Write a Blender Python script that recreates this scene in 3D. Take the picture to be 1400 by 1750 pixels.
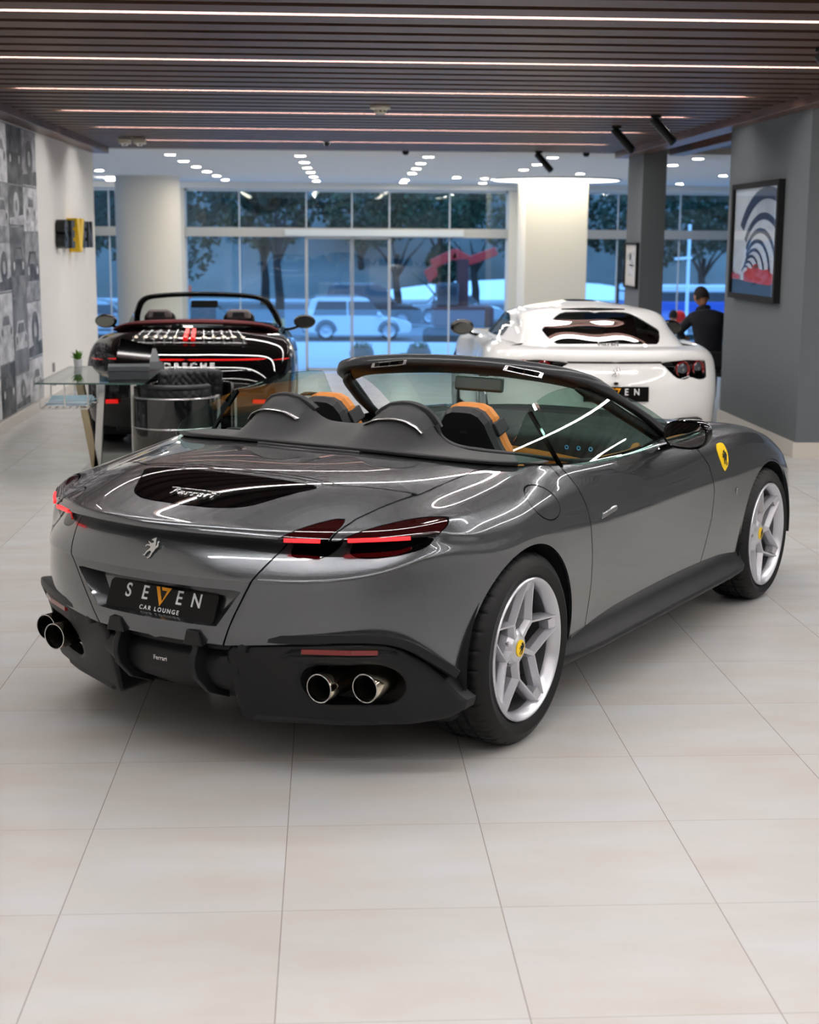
import bpy, bmesh, math, random
import numpy as np
from mathutils import Vector, Matrix
PI = math.pi
for _o in list(bpy.data.objects):
    bpy.data.objects.remove(_o)
SC = bpy.context.scene
COL = SC.collection
rnd = random.Random(7)

# ------------------------------------------------------------------ camera
CF, CYAW, CPITCH, CROLL, CH = 2564.47, 0.0552, 0.1797, 0.0067, 1.803
def _camera():
    cam = bpy.data.cameras.new('camera')
    o = bpy.data.objects.new('camera', cam); COL.objects.link(o)
    cy, sy, cp, sp = math.cos(CYAW), math.sin(CYAW), math.cos(CPITCH), math.sin(CPITCH)
    f = Vector((sy*cp, cy*cp, -sp)); r = Vector((cy, -sy, 0)); u = r.cross(f)
    c, s = math.cos(CROLL), math.sin(CROLL)
    r2 = r*c + u*s; u2 = -r*s + u*c
    m = Matrix((r2, u2, -f)).transposed().to_4x4()
    m.translation = (0, 0, CH)
    o.matrix_world = m
    cam.sensor_fit = 'VERTICAL'; cam.sensor_height = 36.0; cam.sensor_width = 28.8
    cam.lens = CF/1750*36.0
    cam.clip_start = 0.05; cam.clip_end = 400
    cam.dof.use_dof = True; cam.dof.focus_distance = 5.9; cam.dof.aperture_fstop = 4.0
    SC.camera = o
_camera()

# ------------------------------------------------------------------ world, exposure
W = bpy.data.worlds.new('sky'); SC.world = W; W.use_nodes = True
_nt = W.node_tree; _bg = _nt.nodes['Background']
_bg.inputs[0].default_value = (0.22, 0.48, 1.0, 1); _bg.inputs[1].default_value = 2.7
SC.view_settings.view_transform = 'Standard'; SC.view_settings.look = 'None'
SC.view_settings.gamma = 1; SC.view_settings.use_curve_mapping = False
SC.view_settings.exposure = 0.20
SC.cycles.use_denoising = True
SC.cycles.max_bounces = 10; SC.cycles.glossy_bounces = 6; SC.cycles.transmission_bounces = 8
SC.cycles.transparent_max_bounces = 16; SC.cycles.diffuse_bounces = 4
SC.cycles.sample_clamp_indirect = 6.0; SC.cycles.caustics_reflective = False; SC.cycles.caustics_refractive = False
LED_STRENGTH = 56.0; DOWN_STRENGTH = 215.0; RING_STRENGTH = 5.0

# ------------------------------------------------------------------ materials
def srgb(r, g, b):
    f = lambda v: v/12.92 if v <= 0.04045 else ((v+0.055)/1.055)**2.4
    return (f(r/255), f(g/255), f(b/255), 1)
MATS = {}
def mat(name, col, rough=0.5, metal=0.0, coat=0.0, trans=0.0, ior=1.45, emit=None, es=0.0, bump=None, spec=None, noise=None, flake=None, alpha=None, sheen=0):
    if name in MATS: return MATS[name]
    m = bpy.data.materials.new(name); m.use_nodes = True
    nt = m.node_tree; b = nt.nodes['Principled BSDF']
    b.inputs['Base Color'].default_value = col
    b.inputs['Roughness'].default_value = rough; b.inputs['Metallic'].default_value = metal
    b.inputs['Coat Weight'].default_value = coat; b.inputs['Coat Roughness'].default_value = 0.02
    b.inputs['Transmission Weight'].default_value = trans; b.inputs['IOR'].default_value = ior
    if spec is not None: b.inputs['Specular IOR Level'].default_value = spec
    if sheen: b.inputs['Sheen Weight'].default_value = sheen
    if emit is not None:
        b.inputs['Emission Color'].default_value = emit; b.inputs['Emission Strength'].default_value = es
    tc = nt.nodes.new('ShaderNodeTexCoord')
    if noise:   # (scale, amount, (stretch), darker colour)
        mp = nt.nodes.new('ShaderNodeMapping'); nt.links.new(tc.outputs['Object'], mp.inputs[0])
        mp.inputs['Scale'].default_value = noise[2]
        n = nt.nodes.new('ShaderNodeTexNoise'); n.inputs['Scale'].default_value = noise[0]; n.inputs['Detail'].default_value = 5
        nt.links.new(mp.outputs[0], n.inputs['Vector'])
        rp = nt.nodes.new('ShaderNodeMapRange'); rp.inputs[1].default_value = 0.35; rp.inputs[2].default_value = 0.65
        nt.links.new(n.outputs['Fac'], rp.inputs[0])
        mx = nt.nodes.new('ShaderNodeMix'); mx.data_type = 'RGBA'
        ml = nt.nodes.new('ShaderNodeMath'); ml.operation = 'MULTIPLY'; ml.inputs[1].default_value = noise[1]
        nt.links.new(rp.outputs[0], ml.inputs[0]); nt.links.new(ml.outputs[0], mx.inputs[0])
        mx.inputs[6].default_value = col; mx.inputs[7].default_value = noise[3]
        nt.links.new(mx.outputs[2], b.inputs['Base Color'])
    if bump:    # (scale, strength)
        n = nt.nodes.new('ShaderNodeTexNoise'); n.inputs['Scale'].default_value = bump[0]; n.inputs['Detail'].default_value = 3
        nt.links.new(tc.outputs['Object'], n.inputs['Vector'])
        bp = nt.nodes.new('ShaderNodeBump'); bp.inputs['Strength'].default_value = bump[1]; bp.inputs['Distance'].default_value = 0.002
        nt.links.new(n.outputs['Fac'], bp.inputs['Height']); nt.links.new(bp.outputs[0], b.inputs['Normal'])
    if flake:
        n = nt.nodes.new('ShaderNodeTexVoronoi'); n.inputs['Scale'].default_value = flake
        nt.links.new(tc.outputs['Object'], n.inputs['Vector'])
        mr = nt.nodes.new('ShaderNodeMapRange'); mr.inputs[3].default_value = rough-0.03; mr.inputs[4].default_value = rough+0.03
        nt.links.new(n.outputs['Color'], mr.inputs[0]); nt.links.new(mr.outputs[0], b.inputs['Roughness'])
    if alpha is not None: b.inputs['Alpha'].default_value = alpha
    MATS[name] = m
    return m
def glass_thin(name, tint, refl=0.10):
    """thin pane: mostly transparent, fresnel reflection"""
    if name in MATS: return MATS[name]
    m = bpy.data.materials.new(name); m.use_nodes = True; nt = m.node_tree
    for n in list(nt.nodes): nt.nodes.remove(n)
    out = nt.nodes.new('ShaderNodeOutputMaterial'); mix = nt.nodes.new('ShaderNodeMixShader')
    tr = nt.nodes.new('ShaderNodeBsdfTransparent'); tr.inputs[0].default_value = tint
    gl = nt.nodes.new('ShaderNodeBsdfGlossy'); gl.inputs['Roughness'].default_value = 0.0
    ge = nt.nodes.new('ShaderNodeNewGeometry'); dt = nt.nodes.new('ShaderNodeVectorMath'); dt.operation = 'DOT_PRODUCT'
    nt.links.new(ge.outputs['Normal'], dt.inputs[0]); nt.links.new(ge.outputs['Incoming'], dt.inputs[1])
    def mth(op, a, b=None):
        n = nt.nodes.new('ShaderNodeMath'); n.operation = op
        for i, v in enumerate((a, b)):
            if v is None: continue
            if isinstance(v, (int, float)): n.inputs[i].default_value = v
            else: nt.links.new(v, n.inputs[i])
        return n.outputs[0]
    k = mth('POWER', mth('SUBTRACT', 1.0, mth('ABSOLUTE', dt.outputs['Value'])), 5.0)
    nt.links.new(mth('ADD', mth('MULTIPLY', k, .9), refl), mix.inputs[0])
    nt.links.new(tr.outputs[0], mix.inputs[1]); nt.links.new(gl.outputs[0], mix.inputs[2]); nt.links.new(mix.outputs[0], out.inputs[0])
    MATS[name] = m
    return m
M_PAINT = mat('grey_metallic_paint', srgb(92, 95, 99), rough=0.27, metal=0.85, coat=1.0)
M_BLACKP = mat('black_paint', srgb(5, 5, 6), rough=0.04, spec=.6)
M_WHITEP = mat('white_paint', srgb(246, 246, 244), rough=0.4, coat=1.0)
M_BLKPLAST = mat('satin_black_plastic', srgb(13, 15, 18), rough=0.46, spec=.38, bump=(1500, 0.15))
M_DARK = mat('dark_cavity', srgb(14, 15, 16), rough=0.8)
M_GLOSSBLK = mat('gloss_black', srgb(4, 4, 5), rough=0.03, spec=0.35)
M_RUBBER = mat('tyre_rubber', srgb(10, 11, 12), rough=0.55, spec=.35, bump=(400, 0.1))
M_RIM = mat('silver_rim', srgb(205, 206, 212), rough=0.33, metal=0.75, coat=0.3)
M_CHROME = mat('polished_steel', srgb(235, 222, 200), rough=0.12, metal=1.0)
M_SATIN = mat('satin_aluminium', srgb(205, 205, 205), rough=0.25, metal=1.0)
M_BRAKE = mat('brake_disc', srgb(95, 98, 100), rough=0.35, metal=0.9)
M_FABRIC = mat('charcoal_fabric', srgb(34, 35, 38), rough=0.95, bump=(700, 0.6), noise=(14, 0.35, (1, 1, 1), srgb(26, 27, 30)), sheen=0.3)
M_LEATHER = mat('black_leather', srgb(26, 28, 31), rough=0.5, bump=(500, 0.3))
M_TAN = mat('tan_leather', srgb(206, 128, 48), rough=0.45, bump=(500, 0.2))
M_RED = mat('red_lens', srgb(120, 14, 16), rough=0.06, coat=1.0)
M_REDGL = mat('dark_red_lens', srgb(40, 6, 8), rough=0.05, coat=1.0)
M_REDLIT = mat('lit_red_lamp', srgb(235, 40, 45), rough=0.2, emit=srgb(255, 42, 48), es=1.15)
M_YELLOW = mat('yellow_enamel', srgb(250, 208, 20), rough=0.3, coat=0.5)
M_WHITE = mat('white_lettering', srgb(235, 238, 240), rough=0.4)
M_AMBER = mat('amber_lettering', srgb(245, 165, 20), rough=0.4)
M_CARGLASS = glass_thin('green_tinted_glass', (0.62, 0.80, 0.74, 1), 0.09)
M_CLEAR = glass_thin('clear_glass', (0.90, 0.95, 0.93, 1), 0.06)

# ------------------------------------------------------------------ mesh helpers
def link(o, parent=None):
    COL.objects.link(o)
    if parent is not None: o.parent = parent
    return o
def mesh(name, V, F, m, parent=None, smooth=False, sharp=None):
    me = bpy.data.meshes.new(name)
    me.from_pydata([tuple(float(c) for c in v[:3]) for v in V], [], [tuple(int(i) for i in f) for f in F])
    if m is not None: me.materials.append(m)
    if smooth:
        me.polygons.foreach_set('use_smooth', [True]*len(me.polygons))
        if sharp is not None: me.set_sharp_from_angle(angle=math.radians(sharp))
    me.update()
    return link(bpy.data.objects.new(name, me), parent)
class MB:
    """collects shapes into one mesh"""
    def __init__(s): s.V = []; s.F = []
    def add(s, V, F):
        n = len(s.V); s.V += [tuple(v) for v in V]; s.F += [tuple(i+n for i in f) for f in F]; return s
    def box(s, x0, x1, y0, y1, z0, z1):
        return s.add([(x0,y0,z0),(x1,y0,z0),(x1,y1,z0),(x0,y1,z0),(x0,y0,z1),(x1,y0,z1),(x1,y1,z1),(x0,y1,z1)],
                     [(3,2,1,0),(4,5,6,7),(0,1,5,4),(1,2,6,5),(2,3,7,6),(3,0,4,7)])
    def bar(s, a, b, w, h, up=(0,0,1)):
        """rectangular bar from a to b, width w across, height h along up"""
        a, b = Vector(a), Vector(b); d = (b-a).normalized(); u = Vector(up)
        r = d.cross(u)
        if r.length < 1e-4: r = d.cross(Vector((0,1,0)))
        r.normalize(); u = r.cross(d).normalized()
        V = [p + r*sx*w/2 + u*sz*h/2 for p in (a, b) for sx, sz in ((-1,-1),(1,-1),(1,1),(-1,1))]
        return s.add(V, [(3,2,1,0),(4,5,6,7),(0,1,5,4),(1,2,6,5),(2,3,7,6),(3,0,4,7)])
    def tube(s, pts, r, n=10, caps=True, closed=False):
        pts = [Vector(p) for p in pts]; N = len(pts); rr = r if isinstance(r, (list, tuple)) else [r]*N
        V = []; u = None
        for i, p in enumerate(pts):
            d = (pts[(i+1) % N] - pts[i-1]) if closed else (pts[min(i+1, N-1)] - pts[max(i-1, 0)])
            d.normalize()
            if u is None:
                u = d.cross(Vector((0,0,1)));
                if u.length < 1e-3: u = d.cross(Vector((0,1,0)))
            u = (u - d*u.dot(d)).normalized(); w = d.cross(u)
            for k in range(n):
                a = 2*PI*k/n; V.append(p + (u*math.cos(a) + w*math.sin(a))*rr[i])
        F = []
        for i in range(N if closed else N-1):
            j = (i+1) % N
            for k in range(n): F.append((i*n+k, i*n+(k+1) % n, j*n+(k+1) % n, j*n+k))
        if caps and not closed: F += [tuple(range(n))[::-1], tuple(range((N-1)*n, N*n))]
        return s.add(V, F)
    def lathe(s, prof, n=32, axis='Z', o=(0,0,0), close=False, a0=0, a1=2*PI):
        """prof: (r, h) pairs"""
        full = abs(a1-a0-2*PI) < 1e-6; V = []; m = n if full else n+1
        for k in range(m):
            a = a0+(a1-a0)*k/n; c, q = math.cos(a), math.sin(a)
            for r, h in prof:
                p = (r*c, r*q, h) if axis == 'Z' else ((r*c, h, r*q) if axis == 'Y' else (h, r*c, r*q))
                V.append((p[0]+o[0], p[1]+o[1], p[2]+o[2]))
        L = len(prof); F = []
        for k in range(n):
            j = (k+1) % m
            for i in range(L if close else L-1):
                i2 = (i+1) % L
                F.append((k*L+i, j*L+i, j*L+i2, k*L+i2))
        return s.add(V, F)
    def prism(s, poly, h0, h1, axis='Z'):
        n = len(poly)
        def P(a, b, h): return (a, b, h) if axis == 'Z' else ((a, h, b) if axis == 'Y' else (h, a, b))
        V = [P(a, b, h0) for a, b in poly] + [P(a, b, h1) for a, b in poly]
        F = [tuple(range(n))[::-1], tuple(range(n, 2*n))] + [(i, (i+1) % n, (i+1) % n+n, i+n) for i in range(n)]
        return s.add(V, F)
    def sphere(s, c, r, n=16, m=10, sc=(1,1,1)):
        V = []; F = []
        for i in range(m+1):
            t = PI*i/m
            for k in range(n):
                a = 2*PI*k/n; V.append((c[0]+r*sc[0]*math.sin(t)*math.cos(a), c[1]+r*sc[1]*math.sin(t)*math.sin(a), c[2]+r*sc[2]*math.cos(t)))
        for i in range(m):
            for k in range(n): F.append((i*n+k, i*n+(k+1) % n, (i+1)*n+(k+1) % n, (i+1)*n+k))
        return s.add(V, F)
    def build(s, name, m, parent=None, smooth=False, sharp=None, bevel=0, seg=2, merge=False):
        o = mesh(name, s.V, s.F, m, parent, smooth or bevel > 0, sharp if sharp is not None else (40 if (bevel or smooth) else None))
        bm = bmesh.new(); bm.from_mesh(o.data)
        if merge: bmesh.ops.remove_doubles(bm, verts=bm.verts, dist=1e-5)
        bmesh.ops.recalc_face_normals(bm, faces=bm.faces); bm.to_mesh(o.data); bm.free()
        if bevel:
            b = o.modifiers.new('bevel', 'BEVEL'); b.width = bevel; b.segments = seg; b.limit_method = 'ANGLE'; b.angle_limit = math.radians(35)
            if not smooth: o.data.polygons.foreach_set('use_smooth', [True]*len(o.data.polygons))
            o.data.set_sharp_from_angle(angle=math.radians(30)) if False else None
            w = o.modifiers.new('wn', 'WEIGHTED_NORMAL'); w.keep_sharp = True
        return o
def empty(name, loc=(0,0,0), rz=0, parent=None):
    o = bpy.data.objects.new(name, None); o.empty_display_size = 0.1; o.location = loc; o.rotation_euler = (0, 0, rz)
    return link(o, parent)
def tag(o, label=None, cat=None, group=None, kind=None):
    if label: o['label'] = label
    if cat: o['category'] = cat
    if group: o['group'] = group
    if kind: o['kind'] = kind
    return o
def struct(o): o['kind'] = 'structure'; return o
def copy_tree(o, parent=None):
    c = o.copy(); COL.objects.link(c); c.parent = parent
    for ch in [q for q in bpy.data.objects if q.parent == o]: copy_tree(ch, c)
    return c
def text_mesh(name, txt, size, m, parent=None, extrude=0.002, mat4=None, spacing=1.0, bold=0.0, shear=0.0, align='CENTER', sx=1.0):
    cu = bpy.data.curves.new(name, 'FONT'); cu.body = txt; cu.size = size; cu.extrude = extrude; cu.space_character = spacing
    cu.offset = bold; cu.shear = shear; cu.align_x = align; cu.align_y = 'CENTER'
    t = bpy.data.objects.new(name+'_curve', cu); COL.objects.link(t)
    bpy.context.view_layer.update()
    me = bpy.data.meshes.new_from_object(t.evaluated_get(bpy.context.evaluated_depsgraph_get()))
    bpy.data.objects.remove(t)
    me.materials.clear(); me.materials.append(m); me.name = name
    if sx != 1.0: me.transform(Matrix.Diagonal((sx, 1, 1, 1)))
    if mat4 is not None: me.transform(mat4)
    return link(bpy.data.objects.new(name, me), parent)
def frame4(o, xdir, ydir):
    """4x4 that maps local x,y,z to xdir, ydir, xdir x ydir at o"""
    x = Vector(xdir).normalized(); y = Vector(ydir); y = (y - x*y.dot(x)).normalized(); z = x.cross(y)
    m = Matrix((x, y, z)).transposed().to_4x4(); m.translation = o
    return m

# ------------------------------------------------------------------ spline surfaces
def cr(P, T, per):
    """Catmull-Rom through rows of P (n,...) with parameters T, per[i] samples in segment i"""
    P = np.asarray(P, float); n = len(P); out = []
    D = [(P[i+1]-P[i])/(T[i+1]-T[i]) for i in range(n-1)]
    M = [D[0]] + [((T[i+1]-T[i])*D[i-1] + (T[i]-T[i-1])*D[i])/(T[i+1]-T[i-1]) for i in range(1, n-1)] + [D[-1]]
    for i in range(n-1):
        h = T[i+1]-T[i]
        for k in range(per[i]):
            t = k/per[i]; t2, t3 = t*t, t*t*t
            out.append((2*t3-3*t2+1)*P[i] + (t3-2*t2+t)*h*M[i] + (-2*t3+3*t2)*P[i+1] + (t3-t2)*h*M[i+1])
    out.append(P[-1]); return np.array(out)
def periodic_cubic(P, h, per):
    """C2 periodic cubic spline through P (n, ...), spacing h (n), per samples"""
    P = np.asarray(P, float); n = len(P); A = np.zeros((n, n)); B = np.zeros_like(P)
    for i in range(n):
        a, b = h[i-1], h[i]
        A[i, i-1] += b; A[i, i] += 2*(a+b); A[i, (i+1) % n] += a
        B[i] = 3*(b*(P[i]-P[i-1])/a + a*(P[(i+1) % n]-P[i])/b)
    M = np.linalg.solve(A, B.reshape(n, -1)).reshape(P.shape); out = []; S = []
    for i in range(n):
        j = (i+1) % n
        for k in range(per[i]):
            t = k/per[i]; t2, t3 = t*t, t*t*t
            out.append((2*t3-3*t2+1)*P[i] + (t3-2*t2+t)*h[i]*M[i] + (-2*t3+3*t2)*P[j] + (t3-t2)*h[i]*M[j]); S.append(i+t)
    return np.array(out), np.array(S)
def ring_body(cols, percol, perrow, smooth_it=0, smooth_w=None):
    """cols: half-car columns from rear centre round the right side to the nose centre, each a list of (x, y, z).
    returns V (n,5: x,y,z,s,t) and quads; car frame x forward, y right, z up"""
    C = np.array(cols, float); n = len(C)
    mir = C[1:-1][::-1].copy(); mir[..., 1] *= -1
    P = np.concatenate([C, mir]); N = len(P)
    h = np.array([np.linalg.norm(P[(i+1) % N, 2:]-P[i, 2:], axis=1).mean() for i in range(N)])
    per = list(percol) + list(percol[::-1])
    Q, S = periodic_cubic(P, h, per)            # (ncol, rows, 3)
    nr = Q.shape[1]; cols2 = []
    for q in Q:
        T = [0.0]
        for i in range(nr-1): T.append(T[-1] + max(1e-4, np.linalg.norm(q[i+1]-q[i]))**0.5)
        cols2.append(cr(q, T, perrow))
    G = np.array(cols2)                          # (ncol, nrow, 3)
    tt = []
    for i, p in enumerate(perrow): tt += [i+k/p for k in range(p)]
    tt.append(len(perrow)); tt = np.array(tt)
    wrow = (np.ones(len(tt)) if smooth_w is None else np.interp(tt, *smooth_w))[None, :, None]
    for _ in range(smooth_it):
        H = G.copy(); H[:, 1:-1] = 0.5*G[:, 1:-1] + 0.25*(G[:, 2:]+G[:, :-2]); G = G + (H-G)*wrow
        H = 0.5*G + 0.25*(np.roll(G, 1, 0)+np.roll(G, -1, 0)); G = G + (H-G)*np.minimum(1, wrow+.5)
    nc, nw = G.shape[:2]
    V = np.zeros((nc*nw, 8)); V[:, :3] = G.reshape(-1, 3); V[:, 3] = np.repeat(S, nw); V[:, 4] = np.tile(tt, nc)
    du = np.roll(G, -1, 0)-np.roll(G, 1, 0); dv = np.gradient(G, axis=1); Nn = np.cross(du, dv); Nn /= np.maximum(1e-9, np.linalg.norm(Nn, axis=2))[..., None]
    V[:, 5:8] = Nn.reshape(-1, 3)
    k = int(np.argmax(np.abs(V[:, 1])))
    if V[k, 6]*V[k, 1] < 0: V[:, 5:8] *= -1
    F = []; 
    for i in range(nc):
        j = (i+1) % nc
        for k in range(nw-1): F.append((i*nw+k, j*nw+k, j*nw+k+1, i*nw+k+1))
    return V, F, G
def sdf_poly(P, poly):
    """signed distance (negative inside) of points P (n,2) to polygon"""
    P = np.asarray(P, float); poly = np.asarray(poly, float); d = np.full(len(P), 1e9); ins = np.zeros(len(P), bool)
    n = len(poly)
    for i in range(n):
        a, b = poly[i], poly[(i+1) % n]; e = b-a; w = P-a
        t = np.clip((w@e)/(e@e), 0, 1); d = np.minimum(d, np.linalg.norm(w-t[:, None]*e, axis=1))
        c = ((a[1] <= P[:, 1]) & (b[1] > P[:, 1])) | ((b[1] <= P[:, 1]) & (a[1] > P[:, 1]))
        with np.errstate(divide='ignore', invalid='ignore'):
            xx = a[0] + (P[:, 1]-a[1])/(b[1]-a[1])*e[0]
        ins ^= c & (P[:, 0] < xx)
    return np.where(ins, -d, d)
def clip(V, F, cls, fn, iso=0.0, keep_inside=True):
    """cut polygons along fn(V, cls) = iso. cls: per-face class (0 / 1)"""
    sgn = 1.0 if keep_inside else -1.0
    vals = [sgn*(fn(V, c)-iso) for c in (0, 1)]
    newV = []; base = len(V); cut = {}; outF = []; outC = []
    for f, c in zip(F, cls):
        v = vals[c]; inside = [v[i] <= 0 for i in f]
        if all(inside): outF.append(f); outC.append(c); continue
        if not any(inside): continue
        poly = []
        for a, b, ia, ib in zip(f, f[1:]+f[:1], inside, inside[1:]+inside[:1]):
            if ia: poly.append(a)
            if ia != ib:
                key = (min(a, b), max(a, b), c)
                if key not in cut:
                    lo, hi = key[0], key[1]; t = v[lo]/(v[lo]-v[hi]); t = min(max(t, 0.001), 0.999)
                    cut[key] = base+len(newV); newV.append(V[lo]*(1-t)+V[hi]*t)
                poly.append(cut[key])
        if len(poly) >= 3: outF.append(tuple(poly)); outC.append(c)
    V2 = np.vstack([V, np.array(newV)]) if newV else V
    used = sorted({i for f in outF for i in f}); mp = {u: k for k, u in enumerate(used)}
    if not used: return np.zeros((0, V.shape[1])), [], []
    return V2[used], [tuple(mp[i] for i in f) for f in outF], outC
def panel(name, V, F, m, parent, thick=0.004, flip=False, vec=None, smooth=True, sharp=None):
    """car-frame polygons -> object (y mirrored to local left) with a rim of the given thickness at every open edge"""
    V = np.array(V, float); P = V[:, :3]*np.array([1, -1, 1])
    F = [tuple(f) for f in F]; has_n = V.shape[1] >= 8
    if has_n: Nn = V[:, 5:8]*np.array([1, -1, 1])
    # orientation: faces should agree with the stored normals
    if has_n:
        a = 0
        for f in F[:400]:
            p = P[list(f)]; fn = np.cross(p[1]-p[0], p[2]-p[0]); a += np.dot(fn, Nn[f[0]])
        if a < 0: F = [f[::-1] for f in F]
    elif not flip: F = [f[::-1] for f in F]
    n = len(P); nf = len(F)
    if thick and len(F):
        E = {}
        for f in F:
            for a, b in zip(f, f[1:]+f[:1]): E[(a, b)] = 1
        bd = [(a, b) for (a, b) in E if (b, a) not in E]
        if not has_n:
            Nn = np.zeros_like(P)
            for f in F:
                p = P[list(f)]; fn = np.cross(p[1]-p[0], p[2]-p[0]); Nn[list(f)] += fn
            Nn /= np.maximum(1e-12, np.linalg.norm(Nn, axis=1))[:, None]
        idx = {}; PV = []
        for a, b in bd:
            for q in (a, b):
                if (q, 0) not in idx:
                    idx[(q, 0)] = n+len(PV); PV.append(P[q])
                    d = (np.array(vec(P[q]) if callable(vec) else vec) if vec is not None else -Nn[q]*thick); idx[(q, 1)] = n+len(PV); PV.append(P[q]+d)
        RF = [(idx[(b, 0)], idx[(a, 0)], idx[(a, 1)], idx[(b, 1)]) for a, b in bd]
        P = np.vstack([P, np.array(PV)]) if PV else P; F = F+RF
    o = mesh(name, P, F, m, parent, smooth, sharp if not has_n else None)
    if has_n and smooth:
        nrm = []
        pol = o.data.polygons
        for k, pl in enumerate(pol):
            if k < nf:
                for vi in pl.vertices: nrm.append(tuple(Nn[vi]))
            else:
                for vi in pl.vertices: nrm.append(tuple(pl.normal))
        o.data.normals_split_custom_set(nrm)
    return o
def CP(p): return (p[0], -p[1], p[2])      # car frame (y right) to local
def densify(pts, per=6):
    P = np.array(pts, float); T = [0.0]
    for a, b in zip(P[:-1], P[1:]): T.append(T[-1]+max(1e-4, np.linalg.norm(b-a))**.5)
    return [tuple(p) for p in cr(P, T, [per]*(len(P)-1))]
# ------------------------------------------------------------------ room shell
YF = 32.6          # glass front
def floor_material():
    m = bpy.data.materials.new('large_floor_tiles'); m.use_nodes = True; nt = m.node_tree; b = nt.nodes['Principled BSDF']; L = nt.links.new
    tc = nt.nodes.new('ShaderNodeTexCoord'); sp = nt.nodes.new('ShaderNodeSeparateXYZ'); L(tc.outputs['Object'], sp.inputs[0])
    def math_(op, a, bb=None, c=None):
        n = nt.nodes.new('ShaderNodeMath'); n.operation = op
        for i, v in enumerate((a, bb, c)):
            if v is None: continue
            if isinstance(v, (int, float)): n.inputs[i].default_value = v
            else: L(v, n.inputs[i])
        return n.outputs[0]
    def joint(src, off):
        f = math_('FRACT', math_('DIVIDE', math_('SUBTRACT', src, off), 0.6))
        return math_('MULTIPLY', math_('MINIMUM', f, math_('SUBTRACT', 1.0, f)), 0.6), math_('FLOOR', math_('DIVIDE', math_('SUBTRACT', src, off), 0.6))
    jx, ix = joint(sp.outputs[0], -.128); jy, iy = joint(sp.outputs[1], 3.842)
    lx = math_('LESS_THAN', jx, .0011); ly = math_('LESS_THAN', jy, .0013)
    cm = nt.nodes.new('ShaderNodeCombineXYZ'); L(ix, cm.inputs[0]); L(iy, cm.inputs[1])
    wn = nt.nodes.new('ShaderNodeTexWhiteNoise'); L(cm.outputs[0], wn.inputs[0])
    off = nt.nodes.new('ShaderNodeVectorMath'); off.operation = 'MULTIPLY_ADD'; L(wn.outputs['Color'], off.inputs[0]); off.inputs[1].default_value = (9, 9, 9); L(tc.outputs['Object'], off.inputs[2])
    mp = nt.nodes.new('ShaderNodeMapping'); mp.inputs['Scale'].default_value = (.8, 2.2, 1); L(off.outputs[0], mp.inputs[0])
    n1 = nt.nodes.new('ShaderNodeTexNoise'); n1.inputs['Scale'].default_value = 2.1; n1.inputs['Detail'].default_value = 3; n1.inputs['Roughness'].default_value = .5; L(mp.outputs[0], n1.inputs['Vector'])
    cr_ = nt.nodes.new('ShaderNodeValToRGB'); L(n1.outputs['Fac'], cr_.inputs[0])
    e = cr_.color_ramp.elements; e[0].position = .25; e[0].color = srgb(184, 178, 171); e[1].position = .70; e[1].color = srgb(189, 190, 191)
    x = e.new(.5); x.color = srgb(187, 185, 182)
    mx = nt.nodes.new('ShaderNodeMix'); mx.data_type = 'RGBA'; L(lx, mx.inputs[0]); L(cr_.outputs[0], mx.inputs[6]); mx.inputs[7].default_value = srgb(120, 110, 102)
    mx2 = nt.nodes.new('ShaderNodeMix'); mx2.data_type = 'RGBA'; L(ly, mx2.inputs[0]); L(mx.outputs[2], mx2.inputs[6]); mx2.inputs[7].default_value = srgb(158, 152, 147)
    L(mx2.outputs[2], b.inputs['Base Color'])
    n2 = nt.nodes.new('ShaderNodeTexNoise'); n2.inputs['Scale'].default_value = 9; n2.inputs['Detail'].default_value = 4; L(off.outputs[0], n2.inputs['Vector'])
    r = nt.nodes.new('ShaderNodeMapRange'); r.inputs[1].default_value = .3; r.inputs[2].default_value = .7; r.inputs[3].default_value = .21; r.inputs[4].default_value = .26; L(n2.outputs['Fac'], r.inputs[0])
    L(r.outputs[0], b.inputs['Roughness']); b.inputs['Specular IOR Level'].default_value = .42
    return m
M_FLOOR = floor_material()
M_IVORY = mat('ivory_plaster', srgb(222, 216, 202), rough=.8, bump=(60, .08))
M_WALLW = mat('warm_white_wall', srgb(240, 238, 233), rough=.75, bump=(50, .05))
M_GREYW = mat('slate_grey_paint', srgb(104, 110, 114), rough=.7, bump=(80, .08))
M_WCEIL = mat('white_ceiling_paint', srgb(216, 216, 212), rough=.9)
M_BASE = mat('pale_stone_skirting', srgb(214, 208, 198), rough=.35)
M_WOOD = mat('walnut_slat', srgb(82, 55, 42), rough=.48, noise=(3.0, .7, (.6, 14, 14), srgb(58, 39, 30)))
M_BEAM = mat('walnut_beam', srgb(112, 80, 64), rough=.4, noise=(2.4, .8, (9, .7, 9), srgb(66, 45, 36)))
M_BACKING = mat('black_ceiling_void', srgb(16, 16, 16), rough=.9)
M_LED = mat('linear_led', (1, .97, .95, 1), emit=(1, .965, .945, 1), es=LED_STRENGTH)
M_DOWN = mat('downlight_lamp', (1, 1, 1, 1), emit=(1, .90, .76, 1), es=DOWN_STRENGTH)
M_RING = mat('cove_light', (1, 1, 1, 1), emit=(1, .93, .74, 1), es=RING_STRENGTH)
M_ALU = mat('brushed_aluminium', srgb(196, 194, 186), rough=.35, metal=.8)
M_SILLW = mat('white_frame_paint', srgb(205, 212, 214), rough=.5)
M_FACADE = glass_thin('shopfront_glass', (.80, .90, .93, 1), .07)

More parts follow.
